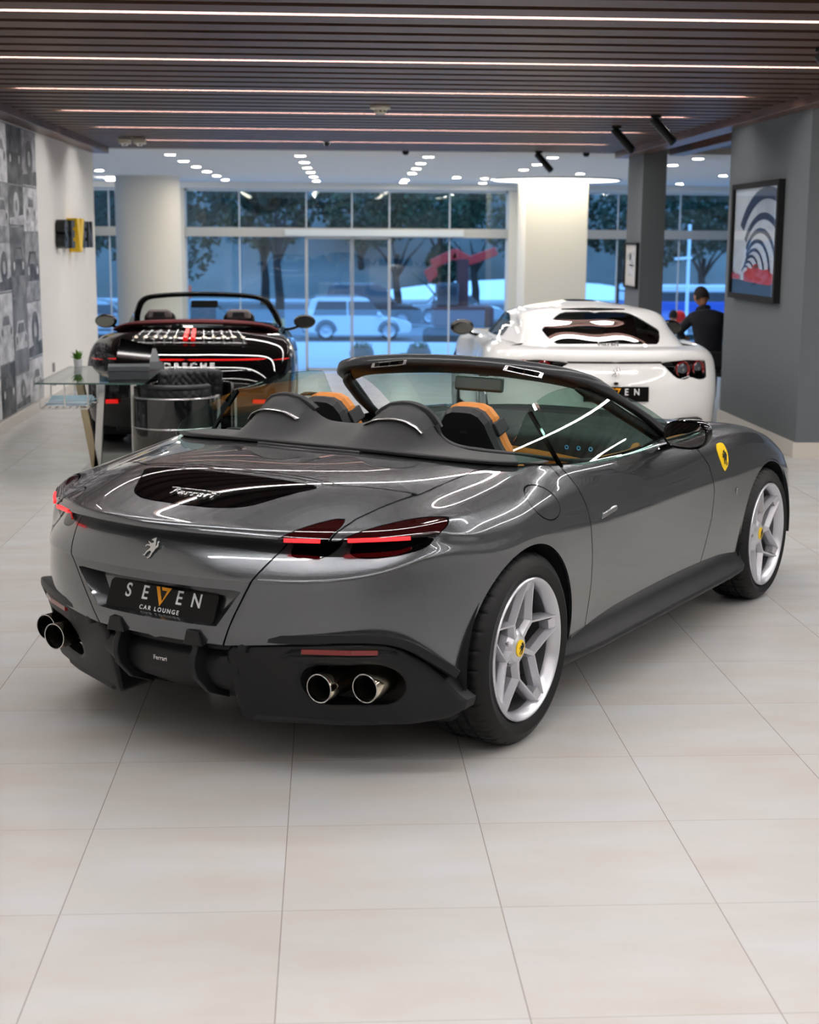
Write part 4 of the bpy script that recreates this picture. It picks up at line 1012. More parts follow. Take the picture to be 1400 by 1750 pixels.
    def ws(u, v):
        y = u; tx, tz = 1.215-.03*(abs(y)/.62)**3, 1.245-.045*(abs(y)/.62)**2.5; bx, bz = 2.18-.50*(abs(y)/.76)**2, .955-.02*(abs(y)/.76)**2
        by = y/.62*.76; return (tx+(bx-tx)*v, y+(by-y)*v, tz+(bz-tz)*v+.03*math.sin(PI*v))
    P3, F3 = gridmesh(ws, np.linspace(-.63, .63, 31), np.linspace(0, 1, 13)); panel('windscreen_glass', P3, F3, M_CARGLASS, root, 0, flip=True)
    # ---- side glass
    GL = [(.17,.838,.978),(.172,.78,1.043),(.21,.762,1.07),(.276,.743,1.093),(.36,.716,1.13),(.44,.695,1.156),(.514,.679,1.177),(.60,.668,1.192),(.70,.660,1.204),(.792,.656,1.210),(.93,.656,1.210),(1.051,.662,1.200),(1.14,.70,1.150),(1.237,.743,1.092),(1.351,.800,1.015),(1.50,.846,.938),(1.0,.848,.925),(.6,.853,.943),(.35,.850,.962)]
    for sg in (1, -1):
        P4 = [CP((x, y*sg, z)) for x, y, z in GL]
        q = [i for i, p in enumerate(GL) if p[0] <= .445 and i < 8]; cutx = .452
        # split at the divider
        doorp = [(.452,.692,1.160)]+[p for p in GL if p[0] > .46 and p[1] < .84 or p[0] > 1.4]+[(1.0,.848,.925),(.6,.853,.943),(.445,.848,.955)]
        quart = [(.17,.838,.978)]+[p for p in GL[1:7] if p[0] < .45]+[(.452,.692,1.160),(.445,.848,.955),(.35,.850,.962)]
        ol = [(x, z) for x, y, z in GL]
        xs_ = np.linspace(.14, 1.54, 57); zs_ = np.linspace(.915, 1.225, 22)
        Pg, Fg = gridmesh(lambda x, z: (x, .851-.73*(z-.945)+.020*math.sin(PI*min(1, max(0, (z-.93)/.29)))-.018*((x-.8)/.65)**2+.008, z), xs_, zs_)
        def nrm(Pg):
            A = Pg.reshape(57, 22, 3); n_ = np.cross(np.gradient(A, axis=0), np.gradient(A, axis=1)); n_ /= np.linalg.norm(n_, axis=2)[..., None]; n_ *= np.sign(n_[28, 10, 1]); return n_.reshape(-1, 3)
        Vg = np.hstack([Pg, np.zeros((len(Pg), 2)), nrm(Pg)])
        S7 = clip(Vg, Fg, [0]*len(Fg), lambda V, c: sdf_poly(V[:, [0, 2]], ol), 0, True)
        dl = lambda V, c: (V[:, 0]-.443)-(V[:, 2]-.954)*.065
        for nm, keep in (('door_window', False), ('quarter_window', True)):
            Sg = clip(*S7, dl, 0, keep); Q = Sg[0].copy(); Q[:, 1] *= sg; Q[:, 6] *= sg
            panel(nm, Q, Sg[1], M_CARGLASS, root, .004)
        dv = MB(); dv.bar(CP((.456,.712*sg,1.152)), CP((.443,.858*sg,.950)), .012, .018, up=(1,0,0)); dv.build('window_divider', M_GLOSSBLK, root)
    # ---- door mirrors
    for sg in (1, -1):
        e = empty('door_mirror', CP((1.42, .985*sg, .985)), parent=root)
        h = MB(); V5 = []; nn, mm = 28, 14
        for i in range(mm+1):
            t = PI*i/mm
            for k in range(nn):
                a = 2*PI*k/nn; X, Y, Z = -math.cos(t), math.sin(t)*math.cos(a), math.sin(t)*math.sin(a)
                X2 = X*(.035 if X < 0 else .10); pw = .75
                V5.append((X2, math.copysign(abs(Y)**pw, Y)*.108*(1-.25*max(0,X)), math.copysign(abs(Z)**pw, Z)*.067*(1-.3*max(0,X))+.008*Y*(-sg)))
        F5 = [(i*nn+k, i*nn+(k+1) % nn, (i+1)*nn+(k+1) % nn, (i+1)*nn+k) for i in range(mm) for k in range(nn)]
        h.V = V5; h.F = F5; hs = h.build('mirror_shell', mat('mirror_shell_black', srgb(20, 21, 23), rough=.12, coat=1.0), e, True)
        g = MB(); N2 = 32; g.V = [(-.037, math.copysign(abs(math.cos(a))**.75, math.cos(a))*.090, math.copysign(abs(math.sin(a))**.75, math.sin(a))*.052) for a in [2*PI*k/N2 for k in range(N2)]]; g.F = [tuple(range(N2))]
        g.build('mirror_glass', mat('mirror_silver', srgb(200, 205, 208), rough=.01, metal=1.0), e)
        bz = MB(); bz.tube([(-.033, v[1]*1.06, v[2]*1.09) for v in g.V], .006, 8, closed=True); bz.build('mirror_bezel', M_GLOSSBLK, e, True)
        ar = MB(); sweep(ar, densify([(.03, .13*sg, -.075), (.03, .075*sg, -.055), (.03, .02*sg, -.035)], 4), (0,0,1), (.045,.014)); ar.build('mirror_arm', M_GLOSSBLK, e, True)
    im = MB(); im.box(-.012, .012, -.13, .13, -.035, .035); io = im.build('interior_mirror', mat('mirror_back', srgb(70, 84, 82), rough=.15, coat=1.0), root, bevel=.012, seg=4); io.location = CP((1.33, 0, 1.155)); io.rotation_euler = (0, .1, -.05)
    ist = MB(); ist.tube([CP((1.34,0,1.17)), CP((1.42,0,1.20))], .01); ist.build('mirror_stalk', M_DARK, root, True)
    # ---- wing shield, handle, side marker
    SH = [(2.022,.858),(2.05,.866),(2.075,.868),(2.10,.866),(2.128,.858),(2.132,.81),(2.122,.775),(2.10,.745),(2.078,.728),(2.055,.745),(2.032,.775),(2.02,.81)]
    for sg in (1, -1):
        S2 = clip(V, F, cls, lambda V_, c: np.where(V_[:, 1]*sg > .5, sdf_poly(V_[:, [0, 2]], SH), 1.0), 0, True); P6 = S2[0].copy(); P6[:, 1] += .002*sg; P6[:, 2] += .001
        sh = panel('shield_badge', P6, S2[1], M_YELLOW, root, .002)
        q0 = surf_point(V, lambda V_: V_[:, 1]*sg > .5, (2.075, .80), [0, 2]); q1 = surf_point(V, lambda V_: V_[:, 1]*sg > .5, (2.075, .84), [0, 2])
        up = Vector(CP((q1[0]-q0[0], q1[1]-q0[1], q1[2]-q0[2])))
        horse_emblem('horse_mark', .062, M_DARK, sh, frame4(CP((2.075, q0[1]+.0065*sg, .80)), (1*sg,0,0), up), .002)
        hq = surf_point(V, lambda V_: V_[:, 1]*sg > .5, (.75, .745), [0, 2])
        dh = MB(); dh.prism([(.66,.724),(.80,.740),(.812,.751),(.80,.760),(.67,.746)], -(hq[1]-.001)*sg, -(hq[1]-.012)*sg, 'Y'); dh.build('door_handle', M_PAINT, root, bevel=.003)
        mq = surf_point(V, lambda V_: V_[:, 1]*sg > .5, (2.22, .62), [0, 2]); sm = MB(); sm.sphere(CP((2.215, (mq[1])*sg, .622)), .012, 12, 8, (1, .4, 1.4)); sm.build('side_marker', M_SATIN, root, True)
_roma, _RV, _RF, _RC, _door_r = build_roma()
roma_parts(_roma, _RV, _RF, _RC, _door_r)
# ------------------------------------------------------------------ the two cars further back
def simple_wheel(root, x, y, z, R, w, sg, rimm=M_RIM):
    e = empty('wheel', CP((x, y*sg, z)), 0 if sg == 1 else PI, root)
    t = MB(); r0 = R*.76; t.lathe([(r0-.01,.03),(r0,.008),(r0+(R-r0)*.5,0),(R-.02,.01),(R-.005,.03),(R,.05),(R,w-.05),(R-.02,w-.01),(r0,w-.01)], 48, 'Y'); t.build('tyre', M_RUBBER, e, True, sharp=40)
    m = MB(); m.lathe([(r0,.02),(r0-.004,.002),(r0-.02,.012),(r0-.03,.08),(r0-.03,w-.03)], 40, 'Y')
    for k in range(10):
        a = 2*PI*k/10; m.bar((.03*math.cos(a), .04, .03*math.sin(a)), ((r0-.01)*math.cos(a), .02, (r0-.01)*math.sin(a)), .018, .03, up=(0,1,0))
    m.lathe([(0,.02),(.04,.02),(.06,.05)], 20, 'Y'); m.build('rim', rimm, e, True, sharp=30)
    d = MB(); d.lathe([(.0,.12),(.17,.12),(.17,.15),(0,.15)], 32, 'Y'); d.build('brake_disc', M_BRAKE, e, True, sharp=30)
def arch_fn(rear, front):
    def f(V, c):
        x, y, z = V[:, 0], np.abs(V[:, 1]), V[:, 2]
        d = np.maximum(rear[2]-np.hypot(x-rear[0], z-rear[1]), front[2]-np.hypot(x-front[0], z-front[1])); return np.where(y > .5, d, -1.0)
    return f
def yz(poly, cond=lambda V: V[:, 0] < -.2, mirror=True):
    def f(V, c):
        y = np.abs(V[:, 1]) if mirror else V[:, 1]; return np.where(cond(V), sdf_poly(np.stack([y, V[:, 2]], 1), poly), 1.0)
    return f
def door_mirror(root, x, y, z, sg, m, w=.11, h=.07, d=.10):
    e = empty('door_mirror', CP((x, y*sg, z)), 0, root); b = MB(); b.sphere((.03,0,0), 1, 20, 12, (d*.7, w, h)); b.build('mirror_shell', m, e, True)
    g = MB(); g.V = [(-.052, w*.80*math.cos(a), h*.74*math.sin(a)) for a in [2*PI*k/24 for k in range(24)]]; g.F = [tuple(range(24))]; g.build('mirror_glass', mat('dim_mirror', srgb(105,105,102), rough=.02, metal=1.0), e)
    a = MB(); sweep(a, densify([(.03, .04*sg, -.04), (.05, .12*sg, -.07), (.06, .20*sg, -.08)], 4), (0,0,1), (.035,.014)); a.build('mirror_arm', M_GLOSSBLK, e, True)

def build_black_car():
    root = empty('convertible_car', (-1.20, 13.68, 0), PI/2+.004)
    tag(root, 'glossy black convertible with red light strip, behind the glass table at left', 'car')
    def col(xs, ys, zs): return list(zip(xs, ys, zs))
    Z = [1.02,.985,.90,.805,.72,.60,.40,.22]
    C = [col((.15,-.25,-.60,-.86,-.955,-1.03,-1.03,-.95), [0]*8, Z),
         col((.15,-.25,-.60,-.85,-.95,-1.02,-1.02,-.94), [.25]*8, Z),
         col((.18,-.23,-.56,-.80,-.90,-.97,-.975,-.90), [.48,.50,.50,.52,.52,.52,.52,.5], [1.005,.975,.895,.805,.72,.60,.40,.22]),
         col((.22,-.19,-.48,-.69,-.78,-.87,-.88,-.82), [.60,.64,.67,.69,.70,.70,.70,.68], [.985,.96,.89,.805,.72,.60,.40,.22]),
         col((.27,-.10,-.33,-.48,-.55,-.63,-.65,-.60), [.67,.73,.80,.83,.85,.855,.85,.83], [.965,.95,.885,.805,.72,.60,.40,.24]),
         col((.33,.03,-.15,-.24,-.28,-.30,-.32,-.30), [.70,.79,.865,.90,.915,.922,.915,.89], [.955,.945,.885,.805,.72,.60,.40,.26]),
         col((.42,.20,.08,.03,.0,.0,.0,.0), [.715,.80,.875,.91,.922,.926,.92,.90], [.945,.935,.88,.805,.72,.60,.40,.26]),
         col((.70,.58,.50,.48,.47,.47,.47,.47), [.725,.77,.835,.865,.88,.895,.89,.87], [.94,.925,.875,.81,.74,.60,.40,.22]),
         col([1.1]*8, [.725,.76,.815,.845,.862,.87,.865,.85], [.935,.92,.87,.81,.74,.60,.40,.22]),
         col((1.52,1.6,1.62,1.62,1.62,1.62,1.62,1.62), [.67,.73,.81,.845,.86,.868,.863,.85], [.955,.93,.87,.80,.73,.60,.40,.22]),
         col((1.70,2.05,2.15,2.15,2.15,2.15,2.15,2.15), [.50,.68,.80,.86,.885,.895,.89,.87], [.975,.93,.87,.78,.71,.60,.40,.22]),
         col((1.76,2.40,2.60,2.65,2.68,2.7,2.7,2.7), [.33,.55,.72,.82,.87,.89,.89,.86], [.98,.88,.80,.73,.66,.56,.38,.2]),
         col((1.80,2.65,3.0,3.12,3.18,3.22,3.24,3.18), [.17,.36,.55,.66,.71,.74,.74,.70], [.98,.80,.70,.62,.56,.46,.34,.2]),
         col((1.82,2.75,3.18,3.36,3.42,3.47,3.48,3.40), [0]*8, [.98,.77,.64,.56,.50,.42,.32,.18])]
    V, F, G = ring_body(C, [7,7,7,7,8,8,8,8,8,8,7,6,5], [8,8,6,5,5,6,5], smooth_it=6, smooth_w=([0,.3,1,7],[0,.3,1,1]))
    S = clip(V, F, [0]*len(F), arch_fn((0,.35,.39),(2.45,.34,.37)), 0, True)
    STRIP = [(0,.795),(.60,.795),(.86,.775),(.90,.755),(.86,.765),(.60,.778),(0,.778)]
    fs = yz(STRIP); st = clip(*S, fs, 0, True); S = clip(*S, fs, 0, False)
    panel('body_shell', S[0], S[1], M_BLACKP, root, .01); panel('light_strip', st[0], st[1], mat('red_light_strip', srgb(190, 28, 26), rough=.15, coat=1, emit=srgb(220,30,25), es=.25), root, .01)
    # grille between the deck and the soft-top cover
    def dk(y, x): 
        m = (V[:, 4] < 3); idx = np.where(m)[0]; d = (V[idx, 0]-x)**2+(V[idx, 1]-y)**2; return V[idx[d.argmin()], 2]
    gr = MB(); gpts = [(y, x) for y, x in ((-.42,-.28),(.42,-.28),(.50,-.56),(-.50,-.56))]
    gv = [CP((x, y, dk(y, x)+.012)) for y, x in gpts]; gr.add(gv, [(0,1,2,3)]); go = gr.build('deck_grille', M_DARK, root)
    fr = MB(); fr.tube([gv[0], gv[1], gv[2], gv[3]], .012, 8, closed=True); fr.build('grille_frame', M_SATIN, go, True)
    for k in range(12):
        y = -.43+.86*k/11; 
        if abs(y) < .05: continue
        b = MB(); a0, a1 = -.30, -.55; b.bar(CP((a0, y*.95, dk(y, a0)+.02)), CP((a1, y*1.1, dk(y, a1)+.02)), .012, .03); b.build('grille_slat', M_SATIN, go)
        b = MB(); b.sphere(CP((a1+.05, y*1.08, dk(y, a1+.05)+.03)), .026, 10, 6, (1, 1, .6)); b.build('grille_lamella', M_CHROME, go, True)
    for q in (-1, 1):
        b = MB(); b.bar(CP((-.30, q*.028, dk(0,-.30)+.03)), CP((-.55, q*.034, dk(0,-.55)+.03)), .034, .03); b.build('centre_brake_lamp', mat('red_bar', srgb(225, 25, 22), rough=.2, emit=srgb(235,25,20), es=.5), go)
    # red soft-top cover edge
    sf = MB(); pth = densify([CP(p) for p in [(.30,-.66,.975),(.14,-.52,1.035),(.06,-.25,1.055),(.04,0,1.06),(.06,.25,1.055),(.14,.52,1.035),(.30,.66,.975)]], 6); sweep(sf, pth, (0,0,1), (.12,.022)); sf.build('soft_top_cover', mat('dark_red_canvas', srgb(96, 34, 36), rough=.8), root, True)
    text_mesh('lettering', 'PORSCHE', .070, M_SATIN, root, .004, frame4(CP((-.978, 0, .742)), (0,-1,0), (.35,0,1)), spacing=1.62, bold=.0025, sx=1.15)
    text_mesh('small_lettering', 'Turbo S', .040, M_SATIN, root, .002, frame4(CP((-1.005, 0, .688)), (0,-1,0), (.5,0,1)), spacing=1.1, bold=.0012, shear=.3)
    li = MB(); sweep(li, densify([CP(p) for p in [(-.60,-.82,.70),(-.86,-.6,.70),(-.965,-.25,.70),(-.985,0,.70),(-.965,.25,.70),(-.86,.6,.70),(-.60,.82,.70)]], 5), (0,0,1), (.008,.006)); li.build('bumper_edge', M_SATIN, root, True)
    for sg in (1, -1):
        b = MB(); b.box(-.99,-.97, -(.62*sg)-.055, -(.62*sg)+.055, .43, .462); b.build('reflector', MATS['red_bar'], root)
        for x in (0, 2.45): simple_wheel(root, x, .915 if x == 0 else .89, .35 if x == 0 else .34, .35 if x == 0 else .34, .30 if x == 0 else .25, sg)
        door_mirror(root, 1.38, .98, .99, sg, M_BLACKP)
        s = empty('seat', (0,0,0), 0, root)
        b = MB(); b.prism([(-.10,1.12),(.10,1.12),(.14,1.09),(.16,.95),(.24,.85),(.24,.6),(-.24,.6),(-.24,.85),(-.16,.95),(-.14,1.09)], 0, .10, 'X'); b.V = [(x+.62-(z-1)*.2, y-.37*sg, z) for x, y, z in b.V]; b.build('backrest', M_LEATHER, s, bevel=.02)
        b = MB(); b.prism([(-.09,1.145),(.09,1.145),(.115,1.115),(.115,1.055),(-.115,1.055),(-.115,1.115)], 0, .07, 'X'); b.V = [(x+.56, y-.37*sg, z) for x, y, z in b.V]; b.build('headrest', mat('pale_leather', srgb(120,112,110), rough=.5), s, bevel=.02)
        b = MB(); b.prism([(-.05,1.12),(.05,1.12),(.06,1.075),(-.06,1.075)], -.012, 0, 'X'); b.V = [(x+.56, y-.37*sg, z) for x, y, z in b.V]; b.build('crest_patch', M_LEATHER, s)
    u = MB(); u.box(-.75, 3.0, -.78, .78, .14, .50); u.build('floor_pan', M_DARK, root)
    lo = MB(); lo.box(-.88,-.6,-.60,.60,.17,.30); lo.build('rear_diffuser', M_BLKPLAST, root, bevel=.03)
    cb_ = MB(); cb_.box(.35, 1.65, -.66, .66, .30, .80); cb_.build('cabin_lining', M_LEATHER, root)
    db = MB(); db.box(1.35, 1.9, -.66, .66, .78, .95); db.build('dashboard', M_LEATHER, root, bevel=.03)
    st_ = MB(); st_.tube([CP((1.18, -.37+.17*math.cos(a), .88+.16*math.sin(a))) for a in np.linspace(0, 2*PI, 25)[:-1]], .014, 8, closed=True); st_.build('steering_wheel', M_LEATHER, root, True)
    # windscreen
    half = [(1.78,.72,.94),(1.60,.70,1.02),(1.40,.655,1.12),(1.26,.60,1.195),(1.20,.54,1.228),(1.18,.40,1.25),(1.17,.2,1.262),(1.17,0,1.266)]
    pR = densify(half, 4); path = pR+[(x,-y,z) for x,y,z in pR[::-1][1:]]
    f = MB(); sweep(f, [CP(p) for p in path], (.45,0,.9), (.034,.018), 12); fo = f.build('windscreen_frame', M_BLACKP, root, True, sharp=60)
    def ws(u, v): return (1.19+.62*v-.05*(u/.6)**2*v, u*(1+.22*v), 1.245-.27*v+.02*math.sin(PI*v)-.035*(abs(u)/.6)**2.5*(1-v))
    P3, F3 = gridmesh(ws, np.linspace(-.60, .60, 21), np.linspace(0, 1, 7)); panel('windscreen_glass', P3, F3, M_CLEAR, root, 0, flip=True)
    im = MB(); im.box(-.02,.02,-.13,.13,-.035,.035); i_ = im.build('interior_mirror', M_DARK, root, bevel=.01); i_.location = CP((1.28,0,1.165))
    for sg in (1, -1):
        gl = [(.95,.73,.95),(1.02,.67,1.08),(1.24,.60,1.19),(1.50,.68,1.07),(1.68,.72,.96)]; k = len(gl)
        mesh('door_window', [CP((x,y*sg,z)) for x,y,z in gl], [tuple(range(k))], M_CLEAR, root)
    return root

def build_white_car():
    root = empty('coupe_car', (2.29, 12.80, 0), PI/2+.004)
    tag(root, 'white sports coupe with four round tail lamps, right of the square ivory column', 'car')
    def col(xs, ys, zs): return list(zip(xs, ys, zs))
    Z = [.955,.950,.945,.930,.870,.825,.70,.50,.26]
    C = [col((-.55,-.68,-.80,-.90,-.925,-.90,-.96,-.975,-.90), [0]*9, Z),
         col((-.54,-.67,-.79,-.89,-.915,-.89,-.95,-.965,-.89), [.22]*9, Z),
         col((-.52,-.64,-.76,-.855,-.88,-.855,-.915,-.93,-.86), [.40,.42,.44,.45,.45,.45,.45,.45,.45], Z),
         col((-.46,-.56,-.66,-.765,-.79,-.77,-.82,-.85,-.79), [.54,.58,.61,.64,.65,.65,.66,.66,.64], [.95,.945,.94,.922,.868,.822,.70,.50,.26]),
         col((-.38,-.42,-.50,-.60,-.62,-.62,-.68,-.72,-.66), [.63,.70,.76,.80,.82,.825,.835,.83,.81], [.945,.945,.935,.905,.86,.82,.70,.50,.28]),
         col((-.15,-.18,-.24,-.30,-.32,-.33,-.36,-.38,-.36), [.71,.78,.85,.915,.94,.952,.962,.96,.94], [.95,.955,.94,.895,.85,.81,.69,.50,.28]),
         col((.10,.08,.04,.0,.0,.0,.0,.0,.0), [.75,.80,.875,.94,.965,.975,.985,.98,.96], [.955,.962,.945,.895,.84,.80,.68,.50,.28]),
         col((.50,.50,.50,.50,.50,.50,.50,.50,.50), [.78,.81,.87,.92,.94,.95,.96,.955,.94], [.945,.945,.925,.88,.83,.79,.68,.50,.24]),
         col([1.0]*9, [.78,.80,.85,.89,.905,.915,.93,.925,.91], [.94,.938,.915,.88,.83,.79,.68,.50,.22]),
         col([1.6,1.6,1.6,1.6,1.6,1.6,1.6,1.6,1.6], [.76,.79,.845,.89,.905,.915,.93,.925,.91], [.94,.935,.915,.88,.83,.79,.68,.50,.22]),
         col((1.92,2.05,2.12,2.15,2.15,2.15,2.15,2.15,2.15), [.66,.76,.84,.905,.93,.94,.955,.95,.93], [.94,.935,.915,.87,.82,.78,.68,.50,.22]),
         col((2.12,2.5,2.68,2.72,2.72,2.72,2.72,2.72,2.72), [.48,.66,.82,.90,.935,.95,.965,.96,.94], [.945,.92,.90,.85,.80,.76,.67,.50,.22]),
         col((2.20,2.75,3.05,3.15,3.2,3.2,3.22,3.25,3.2), [.30,.48,.68,.80,.85,.87,.88,.88,.85], [.945,.86,.80,.74,.70,.66,.58,.44,.2]),
         col((2.26,2.9,3.35,3.5,3.56,3.58,3.6,3.6,3.5), [.14,.26,.42,.52,.58,.6,.62,.62,.6], [.945,.80,.70,.64,.60,.56,.48,.36,.15]),
         col((2.28,2.95,3.42,3.6,3.66,3.68,3.7,3.7,3.6), [0]*9, [.945,.79,.68,.62,.58,.54,.46,.34,.15])]
    V, F, G = ring_body(C, [6,6,7,7,8,8,8,8,8,8,8,7,6,5], [5,5,5,4,4,6,6,6], smooth_it=4, smooth_w=([0,.3,1,2.5,3,5,6,8],[0,.3,1,.6,.05,.05,.8,1]))
    S = clip(V, F, [0]*len(F), arch_fn((0,.35,.39),(2.72,.345,.38)), 0, True)
    LAMP = [(.36,.835),(.40,.822),(.455,.765),(.50,.725),(.56,.705),(.62,.715),(.64,.735),(.66,.715),(.72,.70),(.79,.705),(.80,.80),(.79,.845),(.60,.862),(.42,.85)]
    LINE = [(0,.853),(.40,.853),(.40,.836),(0,.836)]
    for nm, poly, m in (('lamp_recess', LAMP, M_GLOSSBLK), ('tail_strip', LINE, M_DARK)):
        f_ = yz(poly); a = clip(*S, f_, 0, True); S = clip(*S, f_, 0, False); [panel(nm, *clip(*a, lambda V, c: -q*V[:, 1]-(0 if nm == 'lamp_recess' else 9*(q > 0)), 0, True)[:2], m, root, .01) for q in ((1, -1) if nm == 'lamp_recess' else (1,))]
    HUMP = yz([(.60,.935),(.86,.905),(.87,.915),(.62,.95)], lambda V: (V[:, 0] < -.1) & (V[:, 0] > -.6))
    panel('body_shell', S[0], S[1], M_WHITEP, root, .01)
    gc = lambda *p: list(p)
    GC = [gc((.60,0,1.272),(.13,0,1.218),(-.25,0,1.082),(-.63,0,.945)), gc((.62,.08,1.271),(.14,.34,1.214),(-.24,.36,1.080),(-.615,.38,.945)), gc((.66,.12,1.270),(.20,.54,1.198),(-.14,.58,1.068),(-.50,.61,.940)),
          gc((.72,.14,1.270),(.42,.60,1.186),(.16,.645,1.072),(-.10,.72,.955)), gc((.80,.14,1.270),(.62,.615,1.182),(.45,.67,1.07),(.30,.775,.945)), gc((.95,.14,1.270),(1.0,.61,1.178),(1.0,.69,1.07),(1.0,.785,.935)),
          gc((1.08,.12,1.268),(1.33,.56,1.155),(1.58,.63,1.045),(1.82,.71,.93)), gc((1.15,.08,1.267),(1.48,.34,1.165),(1.82,.40,1.05),(2.18,.42,.93)), gc((1.18,0,1.267),(1.52,0,1.172),(1.88,0,1.055),(2.26,0,.93))]
    V2, F2, G2 = ring_body(GC, [7,7,7,7,8,8,7,7], [10,10,10], smooth_it=2)
    n2 = G2.shape[0]; F2.append(tuple(k*31 for k in range(n2)))
    RG = [(0,1.205),(.27,1.200),(.33,1.18),(.50,1.065),(.475,1.02),(.43,.968),(0,.972)]
    SG = [(.40,.975),(.50,1.075),(.66,1.135),(.92,1.160),(1.2,1.150),(1.42,1.09),(1.74,.965),(1.0,.955)]
    rg = yz(RG, lambda V: V[:, 0] < .35); sgf = lambda V, c: np.where((np.abs(V[:, 1]) > .5) , sdf_poly(V[:, [0, 2]], SG), 1.0)
    S2 = (V2, F2, [0]*len(F2)); a = clip(*S2, rg, 0, True); S2 = clip(*S2, rg, 0, False); b = clip(*S2, sgf, 0, True); S2 = clip(*S2, sgf, 0, False)
    fg = lambda V, c: np.where(V[:, 0] > 1.2, np.maximum(np.abs(V[:, 1])-.56, V[:, 2]-1.17), 1.0); w_ = clip(*S2, fg, 0, True); S2 = clip(*S2, fg, 0, False)
    panel('roof_shell', S2[0], S2[1], M_WHITEP, root, .01)
    TG = glass_thin('dark_car_glass', (.16,.20,.20,1), .10)
    panel('rear_window', a[0], a[1], TG, root, .0); panel('windscreen_glass', w_[0], w_[1], TG, root, 0)
    for q in (1, -1):
        d = clip(*b, lambda V, c: -q*V[:, 1], 0, True); panel('side_window', d[0], d[1], TG, root, 0)
    # dark upper lip over the rear window, script, emblem, plate
    up = MB(); sweep(up, densify([CP(p) for p in [(.17,-.27,1.216),(.13,0,1.226),(.17,.27,1.216)]], 6), (0,0,1), (.03,.010)); up.build('window_spoiler', M_GLOSSBLK, root, True)
    text_mesh('script_lettering', 'Ferrari', .055, M_SATIN, root, .003, frame4(CP((-.585, 0, .972)), (0,-1,0), (.9,0,1)), spacing=1.1, bold=.0015)
    horse_emblem('prancing_horse_emblem', .075, M_SATIN, root, frame4(CP((-.955, 0, .775)), (0,-1,0), (.3,0,1)), .004)
    pl = MB(); pl.box(-.262,.262,-.060,.060,-.006,.006); po = pl.build('number_plate', MATS['plate_black'], root); fm = frame4(CP((-.985, 0, .600)), (0,-1,0), (.05,0,1)); po.data.transform(fm); seven_plate(po, fm, .262, .06, .007)
    cm = MB(); cm.sphere(CP((-.975,0,.685)), .02, 12, 8, (1,1,.6)); cm.build('rear_camera', M_DARK, root, True)
    for sg in (1, -1):
        for yy, xx in ((.565,-.845),(.715,-.75)):
            e = empty('round_lamp', CP((xx+.005, yy*sg, .785)), parent=root); e.rotation_euler = (0, 0, (.42 if yy < .6 else .62)*(1 if sg == 1 else -1))
            r = MB(); r.lathe([(.060,.03),(.070,-.004),(.064,-.012),(.056,-.006),(.052,.01)], 32, 'X'); r.build('red_ring', M_RED, e, True)
            c = MB(); c.lathe([(0,-.004),(.03,-.002),(.052,.008),(.055,.03)], 28, 'X'); c.build('lamp_glass', mat('smoked_lamp', srgb(70, 76, 84), rough=.08, coat=1), e, True)
            d = MB(); d.lathe([(0,-.010),(.012,-.008),(.014,0)], 16, 'X'); d.build('lamp_bulb', M_SATIN, e, True)
        ln = MB(); sweep(ln, densify([CP(p) for p in [(-.30,.60*sg,.962),(-.34,.70*sg,.952),(-.40,.80*sg,.930)]], 5), (0,0,1), (.012,.006)); ln.build('fender_vent', M_DARK, root, True)
        for x in (0, 2.72): simple_wheel(root, x, .965, .35, .35, .30 if x == 0 else .27, sg)
        door_mirror(root, 1.52, 1.0, .985, sg, M_BLACKP, .115, .075)
        t = MB(); t.lathe([(.05,0),(.055,.01),(.05,.02),(.048,.15),(0,.15)], 24, 'X', CP((-.97,.62*sg,.30))); t.build('tail_pipe', M_CHROME, root, True)
    u = MB(); u.box(-.70, 3.2, -.80, .80, .14, .55); u.build('floor_pan', M_DARK, root)
    lo = MB(); lo.box(-.90,-.5,-.74,.74,.17,.40); lo.build('rear_diffuser', M_BLKPLAST, root, bevel=.03)
    it = MB(); it.box(.2, 1.7, -.64, .64, .5, .90); it.build('cabin_lining', M_LEATHER, root)
    for sg in (1, -1):
        b = MB(); b.prism([(-.11,1.12),(.11,1.12),(.16,.95),(.24,.85),(.24,.6),(-.24,.6),(-.24,.85),(-.16,.95)], 0, .12, 'X'); b.V = [(x+.72-(z-1)*.2, y-.37*sg, z) for x, y, z in b.V]; b.build('seat', M_LEATHER, root, bevel=.02)
    return root
_blk = build_black_car(); _wht = build_white_car()
